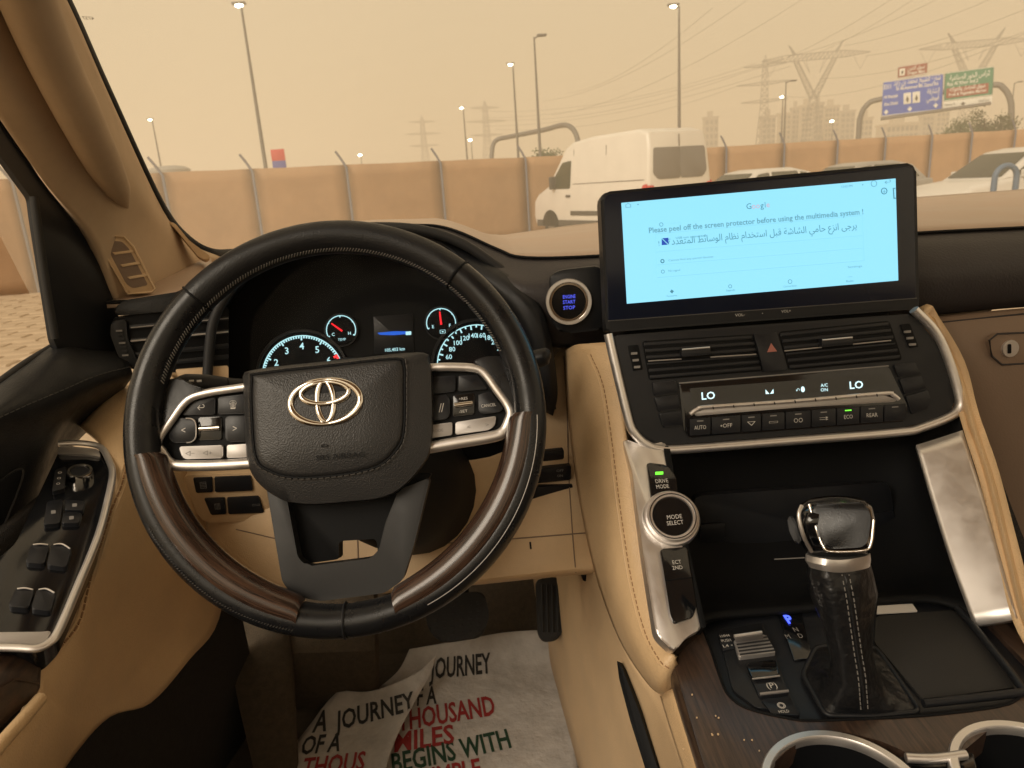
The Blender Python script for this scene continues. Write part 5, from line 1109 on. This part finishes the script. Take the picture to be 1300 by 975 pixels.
for q_ in ([(828, 486), (858, 483), (861, 499), (831, 503)], [(831, 505), (861, 501), (864, 519), (836, 523)], [(837, 525), (865, 521), (868, 540), (842, 543)], [(1135, 463), (1162, 460), (1170, 475), (1141, 479)], [(1142, 481), (1170, 477), (1177, 493), (1149, 501)], [(1150, 503), (1178, 495), (1184, 508), (1176, 521), (1158, 526)]):
    pslab('temperature_button', q_, CPn, 0.008, 'button_black', cs, 0.002, 0.0015, lift=0.003)
sub = pslab('control_face', [(862, 487), (1128, 465), (1152, 515), (1149, 535), (874, 556), (868, 545)], CPn, 0.004, 'piano_black', cs, 0.003, 0.001, lift=0.0015)
lcd = pslab('lcd', [(876, 493), (1121, 474.5), (1126, 489), (880, 510)], CPn, 0.001, 'piano_black', cs, 0.001, 0, lift=0.0022)
tube('face_edge', [CPn.at(862, 486.5, 0.002), CPn.at(1128, 464.5, 0.002)], 0.0007, 'dim_print', cs, 6)
kw = dict(slope=-0.075, lift=0.0027)
ptext('LO', 899, 502.3, 9.5, CPn, 'lcd_lit', lcd, 17, bold=0.015, **kw); ptext('LO', 1087, 488.6, 9.5, CPn, 'lcd_lit', lcd, 17, bold=0.015, **kw)
ptext('\u25e3\u25e2', 977, 497, 7, CPn, 'lcd_lit', lcd, 10, **kw); ptext('\u21b6\u25cf', 1016, 494.5, 7, CPn, 'lcd_lit', lcd, 11, **kw)
ptext('A/C', 1046.5, 489, 4.2, CPn, 'lcd_lit', lcd, 9, **kw); ptext('ON', 1046.5, 494.8, 4.2, CPn, 'lcd_lit', lcd, 9, **kw)
tg = [(876, 526), (886, 519), (900, 516.5), (1010, 509), (1120, 499.5), (1133, 501), (1141, 507)]
bar = tube('toggle_bar', cat([CPn.at(x, y, 0.004) for x, y in tg], 4), 0.0023, 'satin_silver', cs, 10, nrm=CPn.n, flat=(1.0, 1.0))
pslab('toggle_lip', [(880, 524), (898, 519), (1010, 511.5), (1122, 502), (1139, 507), (1136, 510), (1010, 517.5), (884, 528)], CPn, 0.004, 'silver_button', cs, 0.001, 0.0012, lift=0.0035)
for k in range(9): x = 905+k*26; tube('toggle_gap', [CPn.at(x, 516.6-(x-900)*0.078, 0.0063), CPn.at(x+1.0, 520-(x-900)*0.078, 0.0063)], 0.0006, 'matt_black', cs, 5)
xs = [(876, 902), (904, 940), (942, 966), (968, 996), (998, 1029), (1031, 1061), (1063, 1091), (1093, 1121), (1123, 1150)]
labs = ['AUTO', '\u2217OFF', '\u25bd', '\u25ad', '\u25cb\u25cb', '\u21c9', 'ECO', 'REAR', '']
for (x0, x1), s in zip(xs, labs):
    y = 537-(x0-876)*0.072
    b = pslab('climate_button', rect(x0, y-5, x1, y+16, -0.072), CPn, 0.003, 'button_black', cs, 0.0008, 0.0006, lift=0.0028)
    pslab('indicator', rect((x0+x1)/2-4, y-3, (x0+x1)/2+4, y-1.6, -0.072), CPn, 0.0004, 'green_led' if s == 'ECO' else 'dim_print', b, 0, 0, lift=0.0032)
    if s: ptext(s, (x0+x1)/2, y+6.5-(x1-x0)*0.036, 5.2, CPn, 'pale_print', b, {'AUTO': 15, '\u2217OFF': 15, 'ECO': 11, 'REAR': 14}.get(s, 11), slope=-0.075, lift=0.0033)

# ---- centre console
cc = thing('centre_console', 'centre console with dark wood, black tray and cup holders', 'console', V((0.1, 0.5, 0.72)), world=True)
ZC = 1.075; CT = Plane((0.1, 0.5, ZC), (0, -0.05, 1))
loft('storage_recess', [[D(800, 560, .775), D(850, 566, .85), D(1000, 560, .875), D(1150, 548, .85), D(1215, 520, .775)], [D(830, 650, .745), D(865, 650, .82), D(1000, 650, .84), D(1150, 640, .82), D(1225, 600, .75)],
                        [D(860, 740, .71), D(880, 745, .76), D(1000, 745, .77), D(1160, 730, .76), D(1225, 700, .73)], [D(893, 800, .655), D(905, 782, .68), D(1000, 772, .69), D(1170, 758, .69), D(1235, 780, .665)]], 'matt_black', cc, 5, 0.006)
RP = Plane(D(1000, 660, .80), tilt(6, 0))
pslab('recess_panel', [(880, 630), (1130, 612), (1140, 700), (890, 722)], RP, 0.01, 'black_plastic', cc, 0.01, 0.002, lift=-0.012)
for x, y in ((905, 676), (1120, 662)): pslab('socket_cover', rect(x-16, y-10, x+16, y+12), RP, 0.006, 'button_black', cc, 0.004, 0.0015, lift=-0.008)
tube('recess_slot', [D(983, 710, .76), D(1022, 708, .76)], 0.0006, 'dim_print', cc, 5)
# leather knee pad beside the stack
kpad = loft('knee_pad', [[D(716, 446, .875), D(730, 438, .83), D(748, 436, .80), D(775, 434, .785)], [D(719, 500, .865), D(738, 482, .805), D(758, 475, .78), D(783, 470, .765)],
                  [D(727, 580, .85), D(748, 566, .785), D(772, 560, .755), D(794, 556, .745)], [D(738, 650, .83), D(760, 642, .76), D(785, 636, .73), D(806, 632, .72)],
                  [D(756, 730, .80), D(775, 728, .73), D(798, 724, .70), D(817, 722, .69)], [D(785, 810, .755), D(800, 812, .685), D(816, 808, .66), D(834, 806, .65)],
                  [D(822, 868, .70), D(830, 866, .645), D(840, 852, .628), D(856, 834, .625)], [D(845, 885, .70), D(850, 882, .66), D(856, 870, .64), D(862, 850, .64)]], 'beige_leather', cc, 5, 0.012)
SK = skin(kpad); kpx = [(750, 450), (766, 490), (777, 560), (787, 640), (801, 732), (818, 800), (836, 836), (848, 848)]
stitch(spts(SK, kpx, 0.0003), 'thread_tan', cc, ln=0.004, gap=0.002, r=0.0006, n=1); tube('seam', spts(SK, [(x-4, y+1) for x, y in kpx], -0.0002), 0.0009, 'beige_leather', cc, 6)
# side of the console down to the floor
loft('side_wall', [[D(740, 560, .90), D(748, 650, .87), D(770, 745, .80), D(800, 830, .745), D(835, 884, .70), D(862, 940, .63), D(905, 1060, .55)],
                   [D(735, 640, .95), D(742, 700, .92), D(752, 780, .88), D(770, 850, .83), D(795, 920, .78), D(830, 1000, .72), D(860, 1090, .66)],
                   [V((-0.195, 1.25, .80)), V((-0.19, 1.15, .74)), V((-0.185, 1.05, .70)), V((-0.18, .95, .70)), V((-0.175, .85, .70)), V((-0.17, .72, .70)), V((-0.165, .55, .70))]], 'beige_plastic', cc, 5, 0.01)
pslab('seat_gap', [(783, 838), (790, 848), (812, 905), (838, 985), (822, 985), (800, 915), (786, 862)], Plane(D(805, 900, .74), (D(805, 900, .74)-CAM)*-1+V((-0.4, 0, 0.2))), 0.02, 'matt_black', cc, 0.002, 0.001, lift=0.012)
spad = loft('side_pad', [[D(838, 884, .655), D(850, 876, .635), D(862, 872, .63)], [D(852, 930, .615), D(866, 925, .59), D(878, 920, .588)], [D(875, 1000, .56), D(890, 995, .535), D(900, 990, .535)], [D(910, 1100, .50), D(925, 1100, .475), D(935, 1090, .475)]], 'beige_leather', cc, 5, 0.01)
stitch(spts(skin(spad), [(858, 884), (872, 930), (888, 985)]), 'thread_tan', cc, r=0.0006, n=1)
# wood surround with the lower edge following the cup holder rims
pw = [(856, 846), (866, 826), (893, 800), (902, 824), (917, 868), (928, 886), (950, 900), (1000, 912), (1040, 915), (1170, 909), (1268, 897), (1296, 884), (1322, 862), (1240, 776), (1232, 770), (1252, 768), (1330, 800), (1420, 880), (1440, 960), (1340, 928), (1300, 917), (1262, 921), (1232, 946), (1222, 954), (1156, 958), (1140, 950), (1116, 940), (1072, 929), (1030, 934), (1000, 952), (976, 975), (960, 1060), (925, 1060), (890, 960)]
pslab('wood_panel', pw, CT, 0.02, 'console_wood', cc, 0.003, 0.002, lift=0.004, segs=3)
loft('wood_side', [[CT.at(893, 800, 0.002), CT.at(866, 826, 0.003), CT.at(857, 846, 0.003), CT.at(891, 960, 0.003), CT.at(925, 1060, 0.003)], [CT.at(888, 800, -0.006), CT.at(858, 826, -0.006), CT.at(849, 848, -0.006), CT.at(882, 962, -0.006), CT.at(914, 1062, -0.006)], [CT.at(884, 806, -0.03), CT.at(856, 834, -0.03), CT.at(848, 856, -0.03), CT.at(880, 970, -0.03), CT.at(910, 1068, -0.03)]], 'console_wood', cc, 4, 0)
for i in range(22):
    x, y = random.choice([(884, 890), (900, 925), (968, 955), (870, 935), (905, 910), (940, 950)]); x += random.gauss(0, 9); y += random.gauss(0, 9)
    if i < 12: disc_ring('crumb', CT.at(x, y, 0.005), CT.n, 0, random.uniform(0.0004, 0.0011), 0.0004, 'beige_plastic', cc, 6)
# black tray base and rubber mat
tb_ = pslab('tray', [(893, 800), (905, 778), (1000, 768), (1170, 757), (1232, 770), (1322, 862), (1296, 884), (1268, 897), (1170, 909), (1040, 915), (1000, 912), (950, 900), (928, 886), (917, 868)], CT, 0.02, 'button_black', cc, 0.004, 0.001, lift=-0.001)
tube('tray_edge', cat([CT.at(x, y, 0.004) for x, y in ((1322, 862), (1296, 884), (1268, 897), (1170, 909), (1040, 915), (1000, 912), (950, 900), (928, 886), (917, 868), (902, 824), (893, 800))], 4), 0.0013, 'matt_black', cc, 6)
pslab('tray_mat', [(1112, 782), (1214, 774), (1290, 872), (1172, 888), (1110, 815)], CT, 0.003, 'rubber', cc, 0.004, 0.0015, lift=0.0015)
tube('tray_wall', cat([CT.at(x, y, 0.006) for x, y in ((1216, 772), (1250, 812), (1296, 872), (1290, 880), (1172, 893))], 4), 0.0035, 'black_plastic', cc, 8)
pslab('pale_sticker', [(1114, 769), (1158, 766), (1165, 776), (1113, 779)], CT, 0.001, 'pale_print', cc, 0.001, 0, lift=0.0035)
# drive-mode selector on the tray
pslab('selector_plate', [(912, 800), (968, 790), (1012, 905), (960, 898), (930, 876)], CT, 0.003, 'black_plastic', cc, 0.004, 0.001, lift=0.0012)
so = pslab('range_switch', [(931, 812), (972, 805), (985, 828), (938, 834)], CT, 0.008, 'silver_button', cc, 0.002, 0.0015, lift=0.005)
for k in range(5): y = 814+k*4.2; tube('ridge', [CT.at(934+k*1.4, y, 0.0055), CT.at(974+k*2.4, y-5.5, 0.0055)], 0.0008, 'grey_trim', so, 6)
slab('switch_tab', [CT.at(932, 808, 0.0235), CT.at(967, 803, 0.0235), CT.at(970, 812, 0.003), CT.at(934, 817, 0.003)], (CAM-CT.at(950, 805)).normalized(), 0.006, 'silver_button', cc, 0.0015); tube('tab_edge', [CT.at(932, 808, 0.0235), CT.at(967, 803, 0.0235)], 0.0018, 'satin_silver', cc, 8)
pl_ = pslab('print_plate', [(912, 804), (928, 801), (936, 822), (918, 826)], CT, 0.003, 'button_black', cc, 0.001, 0.0006, lift=0.003)
for s, y in (('H4H4', 807), ('PUSH', 813), ('L4 \u25c2', 819.5)): ptext(s, 920+(y-807)*0.3, y, 3.6, CT, 'pale_print', pl_, 12, slope=-0.12, lift=0.0034)
ptext('\u2442', 946, 774, 6, CT, 'pale_print', cc, 9, slope=-0.1, lift=0.0018); ptext('\u2237', 951, 781, 5, CT, 'pale_print', cc, 9, slope=-0.1, lift=0.0018)
gi = pslab('gear_indicator', [(985, 772), (1014, 768), (1032, 835), (1008, 838)], CT, 0.003, 'piano_black', cc, 0.002, 0.0006, lift=0.0012)
ptext('P', 1001, 786, 10, CT, 'blue_led', gi, 8, slope=-0.1, lift=0.0022, bold=0.04)
for s, x, y in (('N', 1010, 799), ('M', 1000, 808), ('D', 1016, 807)): ptext(s, x, y, 5.5, CT, 'dim_print', gi, 5.5, slope=-0.1, lift=0.0018)
pbk = pslab('parking_brake_switch', [(950, 852), (986, 846), (1002, 880), (964, 884)], CT, 0.008, 'button_black', cc, 0.002, 0.0012, lift=0.004)
pslab('brake_scoop', [(947, 842), (985, 837), (989, 857), (955, 861)], CT, 0.003, 'piano_black', pbk, 0.003, 0.001, lift=0.007)
tube('switch_edge', [CT.at(955, 862, 0.007), CT.at(990, 858, 0.007)], 0.0008, 'satin_silver', pbk, 6); tube('switch_edge', [CT.at(965, 881, 0.0045), CT.at(1001, 877, 0.0045)], 0.0012, 'silver_button', pbk, 6)
ptext('(P)', 980, 871, 7, CT, 'pale_print', pbk, 13, slope=-0.08, lift=0.0046)
hs = pslab('hold_switch', [(966, 888), (1004, 884), (1016, 908), (980, 906)], CT, 0.008, 'button_black', cc, 0.002, 0.0012, lift=0.003)
ptext('\u25ce', 992, 895.5, 7, CT, 'pale_print', hs, 10, slope=-0.08, lift=0.0036); ptext('HOLD', 995, 903, 3.6, CT, 'pale_print', hs, 13, slope=-0.08, lift=0.0036)
# silver strips either side of the recess
Sa, Sb, Sc = D(795, 570, .737), D(840, 568, .742), D(870, 800, .628)
SPn = Plane(Sa, (Sb-Sa).cross(Sc-Sa)); SPn = SPn if SPn.n.dot(CAM-Sa) > 0 else Plane(Sa, -SPn.n)
pslab('silver_strip', [(790, 556), (818, 566), (846, 560), (858, 640), (893, 797), (872, 808), (856, 828), (833, 806), (818, 712), (803, 600)], SPn, 0.012, 'satin_silver', cc, 0.006, 0.003)
pslab('recess_edge', [(842, 566), (850, 566), (862, 640), (897, 797), (890, 797), (855, 640)], SPn, 0.02, 'matt_black', cc, 0.002, 0.001, lift=0.001)
dm = pslab('drive_mode_button', [(821, 587), (846, 590), (858, 605), (861, 632), (827, 632)], SPn, 0.006, 'piano_black', cc, 0.003, 0.0012, lift=0.003)
pslab('indicator', rect(832, 599, 842, 602.5, -0.05), SPn, 0.0005, 'green_led', dm, 0.0005, 0, lift=0.0036)
ptext('DRIVE', 840, 610.5, 5, SPn, 'pale_print', dm, 16, slope=-0.08, lift=0.0036); ptext('MODE', 841, 617.5, 5, SPn, 'pale_print', dm, 16, slope=-0.08, lift=0.0036)
kc = SPn.at(851, 660); kr = (SPn.at(861, 660)-kc).length/10; kn = (SPn.n*0.6+(CAM-kc).normalized()*0.4).normalized()
kb = disc_ring('mode_knob', kc+kn*0.002, kn, kr*24, kr*35, 0.006, 'satin_silver', cc, 48); disc_ring('knob_ring', kc+kn*0.006, kn, kr*23.5, kr*31, 0.008, 'satin_silver', kb, 48)
disc_ring('knob_ring', kc+kn*0.006, kn, kr*27, kr*28.5, 0.0092, 'piano_black', kb, 48); disc_ring('knob_cap', kc+kn*0.009, kn, 0, kr*24, 0.004, 'piano_black', kb, 40)
KPn = Plane(kc+kn*0.0140, kn)
ptext('MODE', 856, 656, 5.5, KPn, 'pale_print', kb, 19, slope=-0.09, lift=0.0); ptext('SELECT', 857, 663.5, 5.5, KPn, 'pale_print', kb, 21, slope=-0.09, lift=0.0)
ect = pslab('transmission_button', [(838, 697), (872, 694), (884, 770), (880, 784), (856, 792), (851, 780)], SPn, 0.006, 'piano_black', cc, 0.003, 0.0012, lift=0.003)
ptext('ECT', 859, 713.5, 5, SPn, 'pale_print', ect, 11, slope=-0.08, lift=0.0036); ptext('2ND', 860, 720.5, 5, SPn, 'pale_print', ect, 13, slope=-0.08, lift=0.0036)
tube('button_joint', [SPn.at(845, 737, 0.0032), SPn.at(879, 733, 0.0032)], 0.0006, 'matt_black', ect, 5)
loft('silver_strip', [[D(1163, 565, .748), D(1192, 556, .743), D(1222, 546, .740)], [D(1184, 640, .716), D(1216, 632, .708), D(1246, 622, .704)], [D(1207, 715, .684), D(1240, 708, .674), D(1268, 700, .668)], [D(1236, 795, .652), D(1266, 790, .640), D(1292, 785, .632)]], 'satin_silver', cc, 5, 0.008)
loft('outer_pad', [[D(1163, 392, .82), D(1174, 396, .795), D(1196, 410, .80)], [D(1200, 455, .80), D(1212, 462, .77), D(1222, 466, .79)], [D(1216, 515, .775), D(1230, 520, .745), D(1240, 524, .77)], [D(1225, 545, .76), D(1240, 552, .725), D(1252, 560, .755)], [D(1244, 610, .735), D(1259, 612, .70), D(1270, 615, .73)], [D(1268, 705, .69), D(1282, 706, .655), D(1293, 706, .69)], [D(1290, 790, .655), D(1303, 788, .62), D(1314, 780, .66)], [D(1320, 850, .63), D(1334, 842, .595), D(1345, 830, .64)]], 'beige_leather', cc, 5, 0.012)
loft('passenger_side_wall', [[D(1240, 560, .78), D(1300, 720, .72), D(1390, 900, .66)], [V((0.36, 0.95, .95)), V((0.36, 0.75, .95)), V((0.36, .45, .95))], [V((0.37, 0.95, .70)), V((0.37, .75, .70)), V((0.37, .45, .70))]], 'dark_carpet', cc, 4, 0.01)
# cup holders
for (px, py) in ((1075, 1013), (1325, 999)):
    c = CT.at(px, py, 0.004); R = 0.0565
    h = disc_ring('cup_holder_rim', c, CT.n, R-0.006, R+0.001, 0.004, 'satin_silver', cc, 64)
    verts = []; faces = []; N = 40
    for z in (0.002, -0.07):
        for i in range(N): a = 2*math.pi*i/N; verts.append(c+V((math.cos(a)*(R-0.0055), math.sin(a)*(R-0.0055), z)))
    for i in range(N): faces.append((i, (i+1) % N, N+(i+1) % N, N+i))
    faces.append(tuple(N+i for i in range(N))); build('well', verts, faces, 'matt_black', h, True, 40)
tube('rim_bridge', [CT.at(1150, 962, 0.006), CT.at(1185, 963, 0.006), CT.at(1226, 958, 0.006)], 0.0035, 'satin_silver', cc, 10, smooth_n=4)
pslab('bridge_plate', [(1140, 962), (1235, 956), (1260, 1060), (1130, 1060)], CT, 0.01, 'piano_black', cc, 0.001, 0.0005, lift=0.001)

# ---- gear shifter
gs = thing('gear_shifter', 'black gear shifter with leather boot and silver trimmed knob', 'gear lever', CT.at(1085, 880), world=True)
base = [(1019, 856), (1048, 908), (1110, 909), (1168, 903), (1138, 858), (1112, 822), (1070, 818), (1035, 822)]
def bring(pairs, d): return [D(x, y, d_) for x, y, d_ in pairs]
cx = lambda l, r, y, dn, df: cat([D(l, y, (dn+df)/2), D((l*3+r)/4, y+6, dn), D((l+r)/2, y+8, dn-0.002), D((l+r*3)/4, y+6, dn), D(r, y, (dn+df)/2), D((l+r*3)/4, y-7, df), D((l+r)/2, y-9, df), D((l*3+r)/4, y-7, df)], 4, True)
cbase = [CT.at(x, y, 0.003) for x, y in ((1019, 856), (1048, 908), (1110, 909), (1168, 903), (1140, 860), (1112, 822), (1070, 818), (1035, 822))]
cmid = cat([CT.at(x, y, 0.010) for x, y in ((1040, 856), (1058, 895), (1100, 900), (1128, 893), (1120, 862), (1106, 832), (1072, 828), (1048, 834))], 4, True)
boot = ringstack('boot', [cbase, cmid, cx(1052, 1116, 862, .556, .60), cx(1054, 1108, 832, .556, .596), cx(1044, 1108, 794, .554, .594), cx(1028, 1115, 754, .552, .594), cx(1024, 1109, 728, .554, .592), cx(1026, 1106, 718, .556, .590)], 'boot_leather', gs, 64, False, False, 60)
tube('boot_frame', fillet([CT.at(x, y, 0.003) for x, y in base], 0.006), 0.0022, 'black_plastic', gs, 8, closed=True)
SBt = skin(boot)
for off in (-4.5, 4.5): stitch(spts(SBt, [(1072+off, 724), (1079+off, 760), (1084+off, 795), (1089+off, 830), (1094+off, 862), (1097+off, 900)], 0.0004), 'thread_pale', gs, ln=0.0030, gap=0.0018, r=0.00045, n=1)
tube('boot_seam', spts(SBt, [(1072, 724), (1079, 760), (1084, 795), (1089, 830), (1094, 862), (1097, 900)], 0.0), 0.0009, 'black_leather', gs, 6)
ringstack('collar', [cx(1027, 1105, 719, .555, .588), cx(1022, 1106, 711, .553, .588), cx(1023, 1105, 703, .554, .588)], 'satin_silver', gs, 64, True, True, 40)
def kring(y, l, r, dn, df, hp): return cat([D(l, y, (dn+df)/2), D(l+(r-l)*0.12, y+hp*0.7, dn+0.004), D((l+r)/2, y+hp, dn), D(r-(r-l)*0.12, y+hp*0.7, dn+0.004), D(r, y, (dn+df)/2), D(r-(r-l)*0.12, y-hp*0.7, df-0.004), D((l+r)/2, y-hp, df), D(l+(r-l)*0.12, y-hp*0.7, df-0.004)], 4, True)
kb_ = ringstack('knob', [kring(702, 1026, 1104, .556, .588, 5), kring(690, 1016, 1109, .547, .592, 9), kring(672, 1010, 1112, .541, .594, 12), kring(655, 1008, 1111, .538, .593, 12), kring(643, 1014, 1107, .539, .590, 11), kring(637, 1026, 1098, .543, .584, 8)], 'piano_black', gs, 72, True, True, 60, 0.001, V((0, -0.3, 0.95)))
KF = Plane(D(1064, 672, .538), (CAM-D(1064, 672, .54)).normalized()+V((0, -0.1, 0.1)))
ins = [(1030, 641), (1098, 637), (1106, 656), (1102, 688), (1094, 695), (1052, 697), (1040, 688)]
pslab('knob_insert', ins, KF, 0.010, 'smooth_leather', gs, 0.004, 0.002, lift=0.006)
tube('knob_trim', cat([KF.at(x, y, 0.0045) for x, y in ((1027, 640), (1038, 676), (1045, 693), (1054, 700), (1094, 699), (1105, 692), (1109, 660))], 4), 0.0013, 'chrome', gs, 8)
tube('knob_trim', cat([D(1018, 642, .544), D(1014, 655, .541), D(1020, 680, .541), D(1030, 700, .549)], 4), 0.0016, 'satin_silver', gs, 8)
pslab('release_button', [(999, 657), (1006, 654), (1014, 672), (1018, 690), (1010, 690), (1002, 675)], KF, 0.02, 'black_plastic', gs, 0.003, 0.002, lift=-0.008)

# ---- pedals, foot rest, paper mat
bpd = thing('brake_pedal', 'wide black rubber brake pedal half hidden below the wheel rim', 'pedal', D(580, 780, 1.14), world=True)
BPn = Plane(D(580, 782, 1.12), tilt(40, 0))
pslab('pad', [(538, 758), (614, 750), (622, 780), (612, 808), (560, 816), (543, 800)], BPn, 0.02, 'rubber', bpd, 0.012, 0.005)
for k in range(6):
    for j in range(5): pslab('tread_stud', rect(550+k*11, 768+j*9-k*1.0, 555+k*11, 772+j*9-k*1.0), BPn, 0.003, 'rubber', bpd, 0.001, 0.0006, lift=0.002)
tube('arm', [BPn.at(585, 765, -0.02), D(590, 700, 1.2)], 0.012, 'matt_black', bpd, 8)
apd = thing('accelerator_pedal', 'narrow ribbed black accelerator pedal right of the brake pedal', 'pedal', D(700, 780, 1.12), world=True)
APn = Plane(D(700, 780, 1.10), tilt(38, 0))
pslab('pad', [(680, 735), (712, 732), (715, 800), (708, 813), (690, 815), (683, 805)], APn, 0.02, 'rubber', apd, 0.01, 0.004)
for k in range(4): x = 688+k*6.5; tube('rib', [APn.at(x, 742, 0.0015), APn.at(x+1.5, 803, 0.0015)], 0.0022, 'rubber', apd, 6)
fr2 = loft('foot_rest', [[D(280, 740, 1.20), D(318, 740, 1.20), D(362, 740, 1.22), D(366, 740, 1.30)], [D(296, 860, 1.06), D(330, 860, 1.06), D(370, 858, 1.08), D(373, 858, 1.16)], [atZ(330, 1010, .69), atZ(352, 1010, .69), atZ(378, 1005, .69), atZ(381, 1004, .68)]], 'carpet', None, 3, 0); tag(fr2, 'dim brown carpeted foot rest left of the pedals', 'foot rest')
tn = loft('carpet_step', [[D(350, 740, 1.26), D(420, 740, 1.26), D(474, 740, 1.26), D(478, 740, 1.34)], [D(356, 830, 1.12), D(425, 828, 1.12), D(476, 826, 1.12), D(481, 826, 1.20)], [atZ(364, 905, .69), atZ(430, 903, .69), atZ(477, 900, .69), atZ(482, 899, .68)]], 'carpet', None, 3, 0); tag(tn, 'brown carpet covered step in the footwell left of the brake pedal', 'carpet')
ZF = 0.707
pmm = thing('paper_floor_mat', 'creased white paper floor mat printed with a black red and green motto', 'floor mat', atZ(600, 900, ZF), world=True)
g_ = lambda x, y, l=0.0: atZ(x, y, ZF+l)
rows = [[g_(520, 824, .03), g_(590, 812, .045), g_(640, 803, .045), g_(690, 800, .05), g_(722, 802, .05)],
        [g_(505, 852, .012), g_(590, 846, .012), g_(640, 842, .008), g_(690, 840, .008), g_(726, 840, .012)],
        [g_(470, 884, .008), g_(580, 880, .010), g_(640, 880, .006), g_(690, 880, .004), g_(728, 880, .006)],
        [g_(440, 928, .004), g_(570, 925, .008), g_(640, 925, .004), g_(690, 925, .004), g_(731, 925, .004)],
        [g_(420, 985, .003), g_(560, 985, .006), g_(640, 985, .004), g_(690, 985, .003), g_(735, 985, .004)],
        [g_(400, 1080, .002), g_(560, 1080, .004), g_(640, 1080, .003), g_(690, 1080, .003), g_(738, 1080, .003)]]
up_s = loft('upper_sheet', rows, 'paper', pmm, 6, 0.0006)
rows = [[g_(430, 876, .03), g_(465, 878, .034), g_(500, 868, .05), g_(535, 850, .062), g_(556, 828, .07)],
        [g_(412, 895, .016), g_(455, 898, .014), g_(492, 895, .026), g_(522, 880, .045), g_(546, 856, .056)],
        [g_(395, 918, .010), g_(440, 922, .008), g_(480, 920, .014), g_(508, 908, .028), g_(526, 892, .036)],
        [g_(370, 950, .008), g_(425, 955, .006), g_(468, 952, .010), g_(492, 942, .018), g_(506, 930, .022)],
        [g_(345, 985, .005), g_(410, 990, .004), g_(450, 990, .006), g_(478, 984, .012), g_(490, 975, .016)],
        [g_(320, 1040, .004), g_(400, 1045, .003), g_(440, 1050, .004), g_(468, 1050, .008), g_(480, 1045, .010)]]
fo_s = loft('folded_sheet', rows, 'paper', pmm, 6, 0.0006)
trees = [BVHTree.FromPolygons([v.co for v in o.data.vertices], [tuple(f.vertices) for f in o.data.polygons]) for o in (up_s, fo_s)]
FP = Plane(g_(600, 900, 0.0), (0, 0, 1))
def mt(s, x, y, h, m, w, slope, sheet, **k):
    """print that lies on the creased sheet"""
    o = ptext(s, x, y, h, FP, m, pmm, w, slope=slope, lift=0.004, bold=0.022, **k)
    bm = bmesh.new(); bm.from_mesh(o.data); bmesh.ops.triangulate(bm, faces=bm.faces)
    for _ in range(2):
        ed = [e for e in bm.edges if e.calc_length() > 0.006]
        if ed: bmesh.ops.subdivide_edges(bm, edges=ed, cuts=1); bmesh.ops.triangulate(bm, faces=bm.faces)
    dead = []
    for v in bm.verts:
        d = (v.co-CAM).normalized(); hit = trees[sheet].ray_cast(CAM, d)
        if hit[0] is None: dead.append(v)
        else: v.co = hit[0]-d*0.0016
    bmesh.ops.delete(bm, geom=dead, context='VERTS'); bm.to_mesh(o.data); bm.free(); return o
mt('JOURNEY', 585, 849, 27, 'ink_black', 78, -0.10, 0); mt('OF A', 534, 884, 23, 'ink_black', 40, -0.12, 0)
mt('THOUSAND', 567, 905, 26, 'ink_red', 124, -0.17, 0); mt('MILES', 538, 937, 25, 'ink_red', 76, -0.15, 0)
mt('BEGINS WITH', 573, 953, 26, 'ink_green', 152, -0.22, 0); mt('A SIMPLE', 562, 984, 26, 'ink_red', 100, -0.2, 0)
mt('A', 408, 915, 27, 'ink_black', 18, -0.12, 1); mt('JOURNEY', 476, 906, 25, 'ink_black', 108, -0.27, 1, shear=0.2)
mt('OF A', 408, 944, 23, 'ink_black', 50, -0.10, 1); mt('THOUS', 424, 970, 24, 'ink_red', 80, -0.12, 1)
